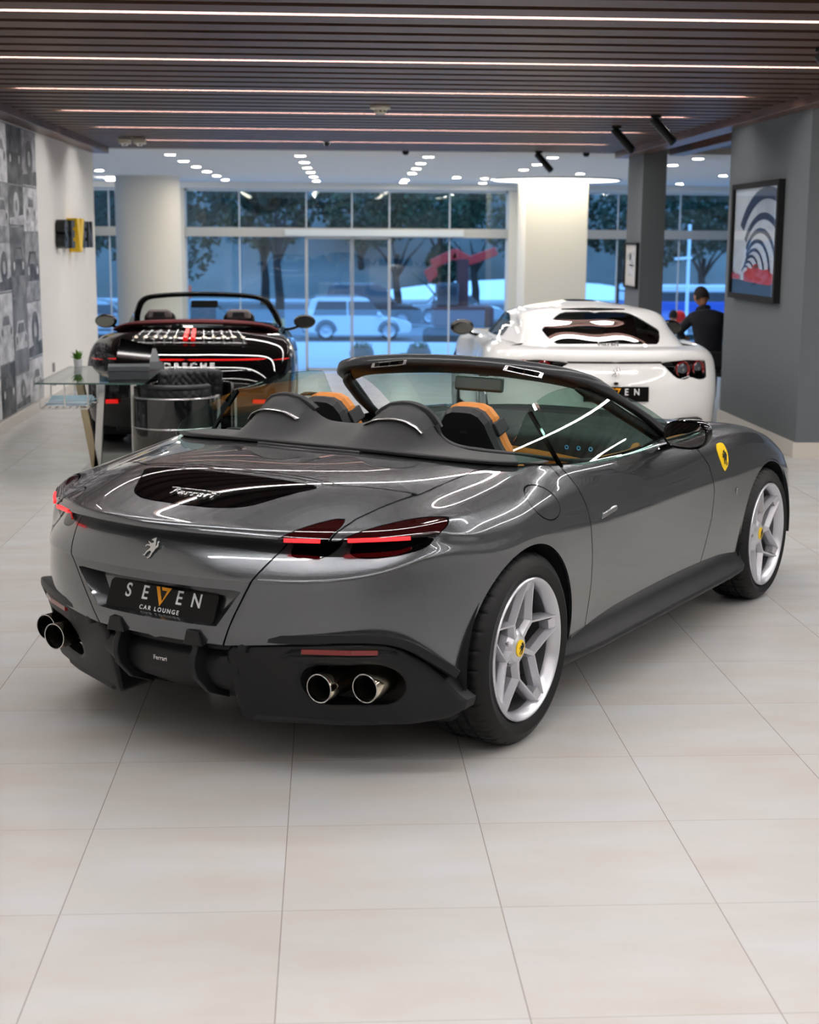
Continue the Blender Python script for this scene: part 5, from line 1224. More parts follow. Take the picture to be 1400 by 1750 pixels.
# ------------------------------------------------------------------ things on the walls
def grey(n, v): return mat('print_grey_%d' % n, srgb(v, v, v+3), rough=.5, noise=(2.2+.5*n, .62, (1,1.0,1.6), srgb(*( (v-120,)*3 if v > 130 else (v+110,)*3 ))))
mu = empty('wall_mural', (-3.04, 14.0, 0)); tag(mu, 'black and white photo collage covering the near end of the left wall', 'wall mural')
MB().box(0, .012, -3.2, 2.2, .12, 2.86).build('backing_sheet', grey(9, 150), mu)
GV = [60, 200, 120, 225, 90, 170, 45, 210, 140, 100, 185, 70]
k = 0; yy = [-3.2,-2.3,-1.6,-.7,.1,.75,1.45,2.2]
for a in range(7):
    zz = [.12, .12+.35+.25*((a*37) % 5)/5, 1.15+.2*((a*17) % 3)/3, 1.75+.2*((a*11) % 4)/4, 2.30, 2.86]
    for b in range(5):
        v = GV[k % 12]; k += 1; g = grey(k % 9, v)
        o = MB().box(.012, .016, yy[a]+.01, yy[a+1]-.01, zz[b]+.008, zz[b+1]-.008).build('photo_print', g, mu)
        w, h = yy[a+1]-yy[a], zz[b+1]-zz[b]; cx, cz = (yy[a]+yy[a+1])/2, (zz[b]+zz[b+1])/2; d = grey(3, 30) if v > 130 else grey(5, 215)
        s = min(w, h*1.3)*.42
        if k % 3 != 2:
            c = MB(); c.prism([(cx-s,cz-s*.45),(cx-s,cz),(cx-s*.75,cz+s*.15),(cx-s*.5,cz+s*.5),(cx+s*.5,cz+s*.5),(cx+s*.75,cz+s*.15),(cx+s,cz),(cx+s,cz-s*.45)], .016, .018, 'X'); c.build('printed_car', d, o)
            c = MB(); c.prism([(cx-s*.6,cz+s*.1),(cx-s*.42,cz+s*.42),(cx+s*.42,cz+s*.42),(cx+s*.6,cz+s*.1)], .018, .019, 'X'); c.build('printed_windscreen', grey(1, 120), o)
            for q in (-1, 1): c = MB(); c.lathe([(0,.0195),(s*.14,.0195)], 16, 'X', (0, cx+q*s*.72, cz-s*.12)); c.build('printed_headlamp', grey(7, 235) if v > 130 else grey(2, 50), o)
        else:
            c = MB(); c.lathe([(s*.25,.018),(s*.6,.018)], 24, 'X', (0, cx, cz)); c.build('printed_wheel', d, o)
            c = MB(); c.prism([(cx-w*.48,zz[b]+.02),(cx+w*.48,zz[b]+.02),(cx+w*.48,cz-h*.2),(cx-w*.48,cz-h*.3)], .017, .0175, 'X'); c.build('printed_ground', d, o)
sg_ = empty('wall_sign', (-3.04, 18.25, 1.82)); tag(sg_, 'raised block letters with a tall yellow V on the left wall', 'wall sign')
M_SIGNB = mat('sign_black', srgb(20, 24, 26), rough=.3)
for ch, y in (('S', -.88), ('E', -.43), ('E', .43), ('N', .88)):
    text_mesh('letter', ch, .40, M_SIGNB, sg_, .05, frame4((.06, y, 0), (0,1,0), (0,0,1)), bold=.022, sx=1.15)
v = MB(); v.prism([(-.27,.20),(-.06,.20),(.0,.02),(.06,.20),(.27,.20),(.07,-.19),(-.07,-.19)], .01, .13, 'X'); vo = v.build('letter', mat('sign_yellow', srgb(250, 205, 10), rough=.35), sg_)
o = MB().box(0, .012, -.05, .05, -.05, .05).build('wall_socket', mat('grey_plastic', srgb(130,128,122), rough=.5), bevel=.003); o.location = (-3.04, 16.86, .38); tag(o, 'small grey wall socket low on the left wall beside the mural', 'wall socket')

def frame_x(name, x, y0, y1, z0, z1, lab, w=.035, d=.05):
    """picture hung on a wall face that looks towards -x; print u runs from y1 (left) to y0 (right)"""
    e = empty(name, (x, (y0+y1)/2, z0)); tag(e, lab, 'framed picture')
    cy = (y0+y1)/2; f = MB(); 
    for a, b, c, dd in ((y0,y1,z0,z0+w),(y0,y1,z1-w,z1),(y0,y0+w,z0+w,z1-w),(y1-w,y1,z0+w,z1-w)): f.box(-d, 0, a-cy, b-cy, c-z0, dd-z0)
    f.build('frame', M_DARK, e); return e, cy
e, cy = frame_x('framed_picture', 3.96, 13.07, 14.60, 1.27, 2.34, 'large black-framed print of blue arches and red racing cars, on the near grey pillar', .05, .06)
pw_, ph_ = 1.43, .97
def UV(u, v): return (pw_/2-u*pw_, .05+v*ph_)    # local y, z
pb = MB(); pb.box(-.030, -.028, -pw_/2, pw_/2, .05, 1.02); pr = pb.build('art_print', mat('print_sky', srgb(222, 232, 244), rough=.3), e)
M_PBL = mat('print_blue', srgb(10, 36, 80), rough=.5); M_PRED = mat('print_red', srgb(205, 40, 28), rough=.3); M_PDK = mat('print_dark', srgb(30, 34, 40), rough=.3); M_PLG = mat('print_steel', srgb(150, 178, 205), rough=.3)
def arcband(c, r0, r1, a0, a1, m, x, nm, n=24, ex=1.0):
    b = MB(); P = []
    for i in range(n+1):
        a = a0+(a1-a0)*i/n; P.append((r0*math.cos(a), r0*math.sin(a)*ex))
    for i in range(n, -1, -1):
        a = a0+(a1-a0)*i/n; P.append((r1*math.cos(a), r1*math.sin(a)*ex))
    V = [(x,)+UV(min(1, max(0, c[0]+p[0])), min(1, max(0, c[1]+p[1]))) for p in P]; k = len(P)
    F = [(i, i+1, k-2-i, k-1-i) for i in range(n)]
    mb = MB(); mb.V = V; mb.F = F; return mb.build(nm, m, pr)
for i, (cx_, cz_, r, w) in enumerate([(.74,.26,.60,.105),(.68,.24,.44,.062),(.62,.22,.34,.046),(.56,.20,.27,.038),(.50,.18,.215,.030),(.44,.17,.17,.026),(.38,.16,.13,.022),(.32,.15,.10,.018)]):
    arcband((cx_, cz_), r, r+w, .0 if i else .2, PI*.82, M_PBL, -.0315-.0004*i, 'arch_band', ex=1.05)
for j in range(10):
    r_ = .49+.013*j; arcband((.72,.25), r_, r_+.003, .2, PI*.62, M_PLG, -.0311, 'glazing_bar', ex=1.05)
for k in range(9): 
    b = MB(); u = .30+k*.078; y, z = UV(u, .84); y2, z2 = UV(u+.02, .99); b.add([(-.0312,y,z),(-.0312,y-.008,z),(-.0312,y2-.008,z2),(-.0312,y2,z2)], [(0,1,2,3)]); b.build('roof_bar', M_PLG, pr)
b = MB(); y0_, z0_ = UV(0, 0); y1_, z1_ = UV(1, .13); b.box(-.036, -.0355, y1_, y0_, z0_, z1_); b.build('printed_ground', M_PDK, pr)
for (u, v, s) in ((.62,.20,.26),(.06,.17,.10)):
    b = MB(); b.V = [(-.038,)+UV(min(1,max(0,u+p*s)), v+q*s) for p, q in ((-1.25,-.30),(-1.3,.0),(-1.0,.10),(-.95,.22),(-.6,.16),(-.35,.34),(-.12,.36),(.1,.18),(.5,.14),(.85,.20),(.95,.08),(1.3,.0),(1.3,-.30),(.9,-.38))]; b.F = [tuple(range(14))]; b.build('printed_car', M_PRED, pr)
    b = MB(); b.V = [(-.039,)+UV(min(1,max(0,u+p*s)), v+q*s) for p, q in ((-.30,.20),(-.25,.28),(-.12,.28),(.0,.20))]; b.F = [(0,1,2,3)]; b.build('printed_cockpit', M_PDK, pr)
gl = MB(); gl.box(-.046, -.045, -pw_/2, pw_/2, .05, 1.02); gl.build('picture_glass', glass_thin('picture_glass', (1,1,1,1), .015), e)
e, cy = frame_x('framed_picture', 3.96, 19.16, 19.95, 1.20, 1.78, 'small black-framed white print on the far grey pillar', .03, .04)
pb = MB(); pb.box(-.022, -.020, -.36, .36, .03, .55); pr = pb.build('art_print', mat('print_white', srgb(226, 222, 214), rough=.4), e)
for a, b_, c, d_, v in ((-.22,.10,.28,.46,70),(-.15,.2,.15,.30,120),(.0,.25,.36,.44,180)):
    b = MB(); b.box(-.0235, -.0225, a, b_, c, d_); b.build('printed_shape', grey(4, v), pr)

# ------------------------------------------------------------------ glass table, chairs and small things on the left
M_TGL = glass_thin('table_glass', (.80, .90, .88, 1), .12); M_EDGE = mat('green_glass_edge', srgb(40, 78, 72), rough=.1, coat=1)
tb = empty('glass_table', (-1.74, 11.82, 0)); tag(tb, 'glass-topped table on slanted steel legs, in front of the black car', 'table')
MB().box(-.39, .39, -.74, .74, .742, .754).build('table_top', M_TGL, tb)
eg = MB(); eg.box(-.394,.394,-.744,-.740,.742,.754).box(-.394,.394,.740,.744,.742,.754).box(-.394,-.390,-.74,.74,.742,.754).box(.390,.394,-.74,.74,.742,.754); eg.build('glass_edge', M_EDGE, tb)
for xa, xb, m_ in ((-.22, -.10, mat('brass_steel', srgb(172,158,132), rough=.3, metal=.9)), (-.03, -.09, M_SATIN)):
    l = MB(); l.bar((xa, .12, .74), (xb, .12, 0), .06, .075, up=(0,1,0)); l.build('leg', m_, tb, bevel=.004)
l = MB(); l.bar((.26, -.35, .74), (.26, -.35, 0), .022, .022, up=(0,1,0)); l.build('leg', M_SATIN, tb)
for x in (-.30, .30):
    r = MB(); r.bar((x, -.55, .725), (x, .62, .725), .03, .02); r.build('rail', M_SATIN, tb)
bk = MB()
for x in (-.37, -.19, -.02):
    for y in (-.70, -.25): bk.bar((x, y, .74), (x, y, .56), .010, .010, up=(0,1,0))
for y in (-.70, -.25): bk.bar((-.37, y, .56), (-.02, y, .56), .010, .010)
for x in np.linspace(-.37, -.02, 8): bk.bar((x, -.70, .56), (x, -.25, .56), .006, .006)
bk.build('wire_rack', M_SATIN, tb)
for i, (dz, a) in enumerate(((0, .05), (.012, -.08), (.024, .03), (.035, .1))):
    p = MB(); p.box(-.15, .15, -.19, .19, 0, .010); o = p.build('brochure', mat('brochure_%d' % (i % 2), [srgb(225, 232, 240), srgb(180, 200, 220)][i % 2], rough=.4)); o.location = (-1.935, 11.425, .566+dz); o.rotation_euler = (0, 0, a)
    tag(o, 'brochure in the wire rack under the glass table, %s' % ['bottom of the pile', 'second from the bottom', 'third from the bottom', 'topmost of the pile'][i], 'brochure', 'brochures under the glass table')
bx = empty('document_box', (-1.50, 11.45, .755), .12); tag(bx, 'flat dark grey box lying on the glass table', 'box')
MB().box(-.15, .15, -.13, .13, 0, .062).build('box_base', mat('dark_card', srgb(54, 58, 62), rough=.6), bx, bevel=.003)
MB().box(-.153, .153, -.133, .133, .064, .100).build('box_lid', mat('grey_card', srgb(70, 75, 79), rough=.55), bx, bevel=.003)
sc_ = empty('desk_screen', (-1.55, 11.95, .755), .25); tag(sc_, 'dark screen leaning back behind the grey box on the glass table', 'screen')
s1 = MB(); s1.bar((0, 0, .02), (.06, .06, .235), .26, .012, up=(0,-1,.3)); s1.build('panel', M_GLOSSBLK, sc_); s2 = MB(); s2.box(-.08,.08,-.02,.12,0,.015); s2.build('foot', M_SATIN, sc_)
bh = empty('brochure_holder', (-1.46, 12.30, .755), .5); tag(bh, 'grey brochure holder with papers at the right end of the glass table', 'brochure holder')
h = MB(); h.bar((0,-.06,.0),(0,.04,.14),.20,.01,up=(0,-1,.6)); h.bar((0,-.10,.0),(0,-.07,.06),.20,.006,up=(0,-1,.6)); h.box(-.10,.10,-.11,.05,0,.006); h.build('holder', mat('smoke_acrylic', srgb(96, 100, 104), rough=.15, coat=.5), bh)
h = MB(); h.bar((0,-.075,.008),(0,.012,.16),.16,.006,up=(0,-1,.6)); h.build('leaflet', mat('dim_leaflet', srgb(120,122,124), rough=.5), bh)
pp = empty('potted_plant', (-2.05, 12.50, .755)); tag(pp, 'tiny green plant at the far end of the glass table', 'plant')
MB().lathe([(0,0),(.03,0),(.038,.06),(.032,.06),(.028,.05),(0,.05)], 16).build('pot', M_WHITE, pp, smooth=True)
lf = MB()
for k in range(26):
    a, t, L_ = rnd.uniform(0, 2*PI), rnd.uniform(.2, 1.1), rnd.uniform(.06, .11); d = Vector((math.cos(a)*math.sin(t), math.sin(a)*math.sin(t), math.cos(t))); p = Vector((0,0,.05)); w = d.cross(Vector((0,0,1))).normalized()*.012
    lf.add([p, p+d*L_*.5+w, p+d*L_, p+d*L_*.5-w], [(0,1,2,3)])
lf.build('foliage', mat('plant_green', srgb(96, 150, 50), rough=.6), pp)
# tub chairs: smoked acrylic shell, quilted black pad
M_ACR = mat('smoked_acrylic', srgb(16, 18, 20), rough=.05, coat=1.0, alpha=.80); M_QUILT = mat('quilted_black_leather', srgb(34, 37, 40), rough=.38)
def tub_chair(loc, rz, lab, h=.62):
    e = empty('tub_chair', loc, rz); tag(e, lab, 'armchair', 'black tub chairs beside the glass table')
    R = .33
    def arc(r, z0, z1, a0, a1, n=28):
        b = MB(); V = []
        for i in range(n+1):
            a = a0+(a1-a0)*i/n; c, s = math.cos(a), math.sin(a)
            for rr, z in ((r,z0),(r,z1),(r-.012,z1),(r-.012,z0)): V.append((rr*c, rr*s, z))
        F = [(4*i+j, 4*i+4+j, 4*i+4+(j+1) % 4, 4*i+(j+1) % 4) for i in range(n) for j in range(4)]+[(0,1,2,3), (4*n+3,4*n+2,4*n+1,4*n)]
        b.V = V; b.F = F; return b
    arc(R, .40, h, PI*1.02, PI*1.98).build('back_shell', M_ACR, e, smooth=True, sharp=50)
    arc(R, .10, .385, PI*1.02, PI*1.98).build('base_shell', M_ACR, e, smooth=True, sharp=50)
    t = MB(); t.tube([((R-.006)*math.cos(a), (R-.006)*math.sin(a), h) for a in np.linspace(PI*1.02, PI*1.98, 25)], .008, 8); t.build('top_rim', M_SATIN, e, True)
    t = MB(); t.tube([((R-.006)*math.cos(a), (R-.006)*math.sin(a), .392) for a in np.linspace(PI*1.02, PI*1.98, 25)], .008, 8); t.build('seat_rim', M_SATIN, e, True)
    for s in (-1, 1):
        p = MB(); p.box(s*(R-.002)-.009, s*(R-.002)+.009, -.03, .0, .0, h); p.build('leg', M_SATIN, e)
        p = MB(); p.box(s*(R-.002)-.005, s*(R-.002)+.005, .0, .28, .10, h-.04); p.build('arm_panel', M_ACR, e)
        p = MB(); p.box(s*(R-.002)-.009, s*(R-.002)+.009, .26, .29, .0, h-.03); p.build('leg', M_SATIN, e)
    c = MB(); c.lathe([(0,.40),(.27,.40),(.295,.43),(.295,.47),(.27,.495),(0,.50)], 36); c.build('seat_cushion', M_QUILT, e, True)
    # quilted back pad with sewn diamonds
    V = []; F = []; na, nz = 48, 24
    for i in range(na+1):
        a = PI*1.16+PI*.68*i/na
        for j in range(nz+1):
            z = .42+(h+.09-.42)*j/nz; u, v = i/na*9, j/nz*5
            q = min(abs(((u+v) % 1)-.5), abs(((u-v) % 1)-.5)); bulge = .022*(1-(2*(.5-q))**6) if True else 0
            ed = min(1, min(i, na-i)/3, min(j, nz-j)/2); r = R-.035-bulge*ed-.02*ed
            V.append((r*math.cos(a), r*math.sin(a), z))
    for i in range(na):
        for j in range(nz): F.append((i*(nz+1)+j, (i+1)*(nz+1)+j, (i+1)*(nz+1)+j+1, i*(nz+1)+j+1))
    pd = mesh('quilted_pad', V, F, M_QUILT, e, True); m_ = pd.modifiers.new('t', 'SOLIDIFY'); m_.thickness = .03; m_.offset = 0
    return e
tub_chair((-1.16, 11.52, 0), .12, 'black tub chair with its smoked curved back to the viewer, nearest the grey car')
tub_chair((-1.10, 12.22, 0), PI+.15, 'black tub chair with the quilted back pad showing, behind the other chair', .64)
# ------------------------------------------------------------------ people
def skin_body(name, pts, edges, m, parent, sub=2):
    """continuous surface grown on a joint skeleton: pts = [(x,y,z,r)]"""
    me = bpy.data.meshes.new(name); me.from_pydata([p[:3] for p in pts], edges, []); o = link(bpy.data.objects.new(name, me), parent)
    me.materials.append(m)
    sk = o.modifiers.new('skin', 'SKIN'); sk.use_smooth_shade = True
    for i, p in enumerate(pts):
        r = p[3]; me.skin_vertices[0].data[i].radius = (r, r) if not isinstance(r, tuple) else r
        me.skin_vertices[0].data[i].use_root = (i == 0)
    s = o.modifiers.new('sub', 'SUBSURF'); s.levels = sub; s.render_levels = sub
    return o
M_SKIN = mat('skin', srgb(176, 124, 96), rough=.55); M_HAIR = mat('dark_hair', srgb(24, 20, 18), rough=.8); M_SHIRT = mat('black_shirt', srgb(20, 24, 32), rough=.85)
def head(parent, c, r, tilt, yaw, hair_m=M_HAIR):
    """head with face; faces local +y"""
    e = MB(); n, m = 24, 18; V = []
    for i in range(m+1):
        t = PI*i/m
        for k in range(n):
            a = 2*PI*k/n; x, y, z = math.sin(t)*math.cos(a), math.sin(t)*math.sin(a), math.cos(t)
            jaw = 1-.28*max(0, -z)**1.2; X, Y, Z = x*.76*jaw, y*.92*jaw+(.08*max(0,-z) if y > 0 else -.05*max(0,-z)), z*1.12
            f = max(0, y)
            Y += .14*math.exp(-((x/.13)**2+((z+.05)/.22)**2))*f + .05*math.exp(-((x/.30)**2+((z+.45)/.09)**2))*f - .05*math.exp(-(((abs(x)-.33)/.16)**2+((z-.12)/.12)**2))*f + .05*math.exp(-((x/.3)**2+((z+.82)/.16)**2))*f
            V.append((X*r, Y*r, Z*r))
    F = [(i*n+k, i*n+(k+1) % n, (i+1)*n+(k+1) % n, (i+1)*n+k) for i in range(m) for k in range(n)]
    b = MB(); b.V = V; b.F = F
    for s in (-1, 1): b.sphere((s*r*.78, -.02*r, -.02*r), r*.22, 10, 8, (.35, .6, 1.1))
    ho = b.build('head', M_SKIN, parent, True)
    h = MB(); Vh = []; 
    for i in range(10):
        for k in range(n):
            a = 2*PI*k/n; t = PI*(.62-.30*max(0, math.sin(a)))*i/9; x, y, z = math.sin(t)*math.cos(a), math.sin(t)*math.sin(a), math.cos(t)
            lim = 1.0 if y < .25 or z > .55 else .90
            Vh.append((x*.82*r*lim, (y*.98-.03)*r*lim, z*1.19*r*(lim if z > 0 else 1)))
    Fh = [(i*n+k, i*n+(k+1) % n, (i+1)*n+(k+1) % n, (i+1)*n+k) for i in range(9) for k in range(n)]
    h.V = Vh; h.F = Fh; hh = h.build('hair', hair_m, ho, True)
    for s in (-1, 1):
        y = MB(); y.sphere((s*.30*r, .80*r, .12*r), .07*r, 8, 6); y.build('eye', M_DARK, ho, True)
    ho.location = c; ho.rotation_euler = (-tilt, 0, yaw); return ho
def hand(parent, p, d, up, side, size=.09):
    """palm and five fingers; p wrist, d direction, up back-of-hand normal"""
    d = Vector(d).normalized(); up = Vector(up); up = (up-d*up.dot(d)).normalized(); w = d.cross(up)*side; p = Vector(p)
    pts = [(*p, .022), (*(p+d*size*.5), (.034))]; ed = [(0, 1)]; b = skin_body('hand', [(*p, .022), (*(p+d*size*.45), .030), (*(p+d*size*.8), .030)], [(0,1),(1,2)], M_SKIN, parent, 1)
    f = MB()
    for i, L in enumerate((.062, .072, .068, .052)):
        q = p+d*size*.85+w*(i-1.5)*.018; k1 = q+d*L*.45-up*.004; k2 = k1+(d*.8-up*.6).normalized()*L*.35; k3 = k2+(d*.4-up*.9).normalized()*L*.3
        f.tube([q, k1, k2, k3], [.0085,.008,.0075,.006], 8)
    q = p+d*size*.25-w*.028; f.tube([q, q+(d*.7-w*.7).normalized()*.035, q+(d-w*.3).normalized()*.065-up*.01], [.011,.010,.007], 8)
    f.build('fingers', M_SKIN, b, True); return b
def seated_man():
    e = empty('person', (4.10, 15.98, 0)); tag(e, 'person in a black shirt seated with back turned, beside the near grey pillar', 'person')
    P = [(0,0,.50,.15),(0,.03,.68,.155),(-.01,.06,.86,.17),(-.03,.09,.98,.13),(-.05,.12,1.07,.058),(-.06,.14,1.13,.054)]
    P += [(-.18,.10,.99,.068),(-.29,.20,.84,.05),(-.20,.40,.765,.036),   # left arm
          (.17,.09,.99,.068),(.25,.22,.83,.05),(.12,.40,.765,.036)]
    E = [(0,1),(1,2),(2,3),(3,4),(4,5),(3,6),(6,7),(7,8),(3,9),(9,10),(10,11)]
    skin_body('torso', P, E, M_SHIRT, e)
    P2 = [(0,0,.50,.14),(-.10,.05,.50,.10),(-.14,.42,.50,.070),(-.15,.44,.28,.055),(-.15,.42,.09,.045),(-.15,.55,.05,.040),(.10,.05,.50,.10),(.15,.42,.50,.070),(.16,.44,.28,.055),(.16,.42,.09,.045),(.16,.55,.05,.040)]
    E2 = [(0,1),(1,2),(2,3),(3,4),(4,5),(0,6),(6,7),(7,8),(8,9),(9,10)]
    skin_body('trousers', P2, E2, mat('dark_trousers', srgb(22, 24, 28), rough=.85), e)
    head(e, (-.07,.17,1.215), .098, .45, .35)
    hand(e, (-.20,.40,.765), (.6,.8,-.05), (0,0,1), 1); hand(e, (.12,.40,.765), (-.6,.8,-.05), (0,0,1), -1)
    return e
seated_man()
ch = empty('office_chair', (4.12, 15.92, 0)); tag(ch, 'chair with pale frame under the seated person, beside the near grey pillar', 'chair')
MB().box(-.24, .24, -.22, .24, .40, .45).build('seat', M_LEATHER, ch, bevel=.02)
for x in (-.22, .22):
    for y in (-.2, .2):
        l = MB(); l.bar((x, y, .41), (x*1.15, y*1.2, 0), .03, .03); l.build('leg', mat('pale_frame', srgb(205,208,210), rough=.3, metal=.5), ch)
for x in (-.25, .25):
    a = MB(); a.tube([(x,.2,.42),(x,.2,.62),(x,-.2,.64),(x,-.22,.42)], .014, 8); a.build('armrest', MATS['pale_frame'], ch, True)
bk = MB(); bk.box(-.21, .21, -.27, -.24, .50, .66); bk.build('backrest', M_LEATHER, ch, bevel=.01)
dt = empty('desk', (3.92, 16.72, 0)); tag(dt, 'glass desk the seated person leans on, beyond the white car', 'desk')
MB().box(-.50, .50, -.40, .40, .735, .75).build('desk_top', M_TGL, dt)
for x in (-.44, .44):
    for y in (-.34, .34): MB().box(x-.02, x+.02, y-.02, y+.02, 0, .735).build('leg', M_SATIN, dt)
def standing(loc, rz, lab, shirt, hair_m=M_HAIR, s=1.0):
    e = empty('person', loc, rz); e.scale = (s, s, s); tag(e, lab, 'person')
    P = [(0,0,.95,.13),(0,0,1.12,.125),(0,0,1.30,.15),(0,0,1.42,.10),(0,.01,1.50,.05),(0,.02,1.56,.05),(-.17,0,1.40,.06),(-.22,0,1.14,.045),(-.22,.10,.90,.033),(.17,0,1.40,.06),(.24,.05,1.16,.045),(.20,.25,1.20,.033)]
    skin_body('torso', P, [(0,1),(1,2),(2,3),(3,4),(4,5),(3,6),(6,7),(7,8),(3,9),(9,10),(10,11)], shirt, e)
    P2 = [(0,0,.95,.13),(-.09,0,.90,.095),(-.10,.02,.50,.065),(-.10,0,.09,.045),(-.10,.12,.05,.04),(.09,0,.90,.095),(.10,.02,.50,.065),(.10,0,.09,.045),(.10,.12,.05,.04)]
    skin_body('trousers', P2, [(0,1),(1,2),(2,3),(3,4),(0,5),(5,6),(6,7),(7,8)], MATS['dark_trousers'], e)
    head(e, (0,.03,1.635), .10, .1, 0, hair_m); hand(e, (-.22,.10,.90), (0,.2,-1), (-1,0,0), 1); hand(e, (.20,.25,1.20), (0,1,.1), (0,0,1), -1)
    return e
standing((6.0, 26.0, -1.0), -.6, 'distant person in a white shirt behind the white car, between the grey pillars', mat('white_shirt', srgb(232,232,228), rough=.8), s=.93)
rb = empty('red_balloon', (6.17, 26.2, .50)); tag(rb, 'small red ball-shaped thing beside the distant person in white', 'ball')
MB().sphere((0,0,0), .11, 20, 14).build('ball', mat('bright_red', srgb(225, 25, 28), rough=.3, coat=.5), rb, True); MB().tube([(0,0,-.1),(0,0,-1.5)], .006).build('string', M_DARK, rb)
# ------------------------------------------------------------------ street beyond the glass
M_PAVE = mat('pale_paving', srgb(205, 208, 210), rough=.8, noise=(.8, .3, (1,1,1), srgb(180,184,188)))
M_ROAD = mat('asphalt', srgb(112, 114, 118), rough=.85, noise=(.5, .4, (1,1,1), srgb(92,94,98)))
struct(MB().box(-40, 60, YF+.4, 42, -1.35, -1.02).build('pavement', M_PAVE))
struct(MB().prism([(42,-1.02),(46,-1.55),(52,-2.1),(52,-2.4),(42,-2.4)], -40, 60, 'X').build('forecourt', M_PAVE))
struct(MB().box(-60, 90, 52, 92, -2.5, -2.1).build('road', M_ROAD))
struct(MB().box(-60, 90, 92, 96, -2.5, -1.95).build('far_kerb', M_PAVE))
hl = MB(); us = np.linspace(-80, 110, 40); vs = np.linspace(0, 1, 12); V = [(u, 96+60*v, -2+26*v**.8+1.4*math.sin(u*.13+v*5)+.8*math.sin(u*.31)*v) for u in us for v in vs]
hl.V = V; hl.F = [(i*12+j, (i+1)*12+j, (i+1)*12+j+1, i*12+j+1) for i in range(39) for j in range(11)]
struct(hl.build('hillside', mat('grey_slope', srgb(132, 130, 122), rough=.95, noise=(.12, .9, (1,1,2), srgb(84,88,80))), smooth=True))
M_LEAF = mat('dark_leaves', srgb(38, 62, 44), rough=.8); M_LEAF2 = mat('olive_leaves', srgb(62, 80, 52), rough=.8); M_BARK = mat('bark', srgb(62, 52, 46), rough=.9, bump=(20,.5)); M_YBARK = mat('yellow_trunk_paint', srgb(200, 160, 60), rough=.8)
def tree(x, y, z, h, crowns, lm, lab, tr=.22, yellow=False, n=1500, ls=.33, group='trees across the street'):
    e = empty('street_tree', (x, y, z)); tag(e, lab, 'tree', group); r = random.Random(int(x*31+y*7))
    t = MB(); t.tube([(0,0,0),(.05,0,h*.35),(-.08,.05,h*.7),(.05,0,h)], [tr, tr*.8, tr*.65, tr*.4], 10)
    for k in range(4): a = k*1.7; t.tube([(0,0,h*.65),(math.cos(a)*.6, math.sin(a)*.6, h*.95),(math.cos(a)*1.3, math.sin(a)*1.3, h*1.2)], [tr*.4, tr*.25, tr*.1], 6)
    t.build('trunk', M_BARK, e, True)
    if yellow: MB().lathe([(tr*1.15, 0), (tr*1.02, .9)], 14).build('painted_base', M_YBARK, e, smooth=True)
    V = []; F = []
    per = n//len(crowns)
    for (cx, cy, cz, rx, ry, rz) in crowns:
        for k in range(per):
            u = r.uniform(-1, 1); a = r.uniform(0, 2*PI); q = r.uniform(.55, 1)**.6; s = math.sqrt(1-u*u)
            p = Vector((cx+rx*q*s*math.cos(a), cy+ry*q*s*math.sin(a), cz+rz*q*u)); d = Vector((r.uniform(-1,1), r.uniform(-1,1), r.uniform(-1,1))).normalized(); w = d.cross(Vector((r.uniform(-1,1), r.uniform(-1,1), r.uniform(-1,1)))).normalized(); L = ls*r.uniform(.6, 1.3)
            i = len(V); V += [p-d*L*.5, p+w*L*.3, p+d*L*.5, p-w*L*.3]; F.append((i, i+1, i+2, i+3))
    mesh('foliage', V, F, lm, e); return e
tree(-1.85, 58, -2.1, 4.6, [(0,0,6.6,1.6,1.5,1.5),(-.6,0,5.6,1.0,1,.8)], M_LEAF, 'slim street tree with a bare straight trunk and yellow base', .22, True)
tree(-6.6, 62, -2.1, 2.6, [(0,0,3.8,2.3,2,2.0),(-1.4,0,5.4,1.8,1.5,1.4),(1.2,0,5.6,1.5,1.5,1.3)], M_LEAF, 'dense dark tree behind the round ivory column', .3, n=2400)
tree(-12, 66, -2.1, 3.0, [(0,0,4.2,2.6,2,2.4),(1.6,0,6,1.6,1.5,1.4)], M_LEAF, 'dark tree at the left wall end, left of the round column', .3, n=2000)
tree(3.4, 74, -2.1, 3.2, [(-1.4,0,5.0,2.2,2,1.6),(.8,0,5.6,2.4,2,1.7),(0,0,6.8,1.8,1.8,1.2)], M_LEAF2, 'broad olive tree above the white car on the street', .26, n=2600)
tree(4.55, 60, -2.1, 2.2, [(0,0,2.9,.65,.6,.85)], M_LEAF, 'small dark tree with a low round crown, beside the red machine', .12, n=600, ls=.3)
tree(8.2, 84, -2.1, 3.2, [(-1.6,0,5.6,2.2,2,1.4),(1.5,0,5.4,2.2,2,1.8),(0,0,7.6,2.0,1.8,1.2)], M_LEAF2, 'wide tree behind the red machine', .28, n=2500)
tree(12.6, 92, -2.1, 3.0, [(0,0,4.6,2.6,2,2.6),(0,0,7.8,2.2,2,1.6)], M_LEAF, 'dark tree left of the square ivory column', .28, n=2400)
tree(15.5, 72, -2.1, 3.0, [(0,0,4.8,2.8,2,2.2),(.6,0,7.2,2.0,2,1.6)], M_LEAF, 'dark tree between the ivory column and the far grey pillar', .28, n=2400)
tree(20.5, 82, -2.1, 3.0, [(-1,0,4.9,2.8,2,2.0),(1.8,0,6.6,2.6,2,2.0)], M_LEAF, 'dark tree above the blue bus, between the grey pillars', .28, n=2500)
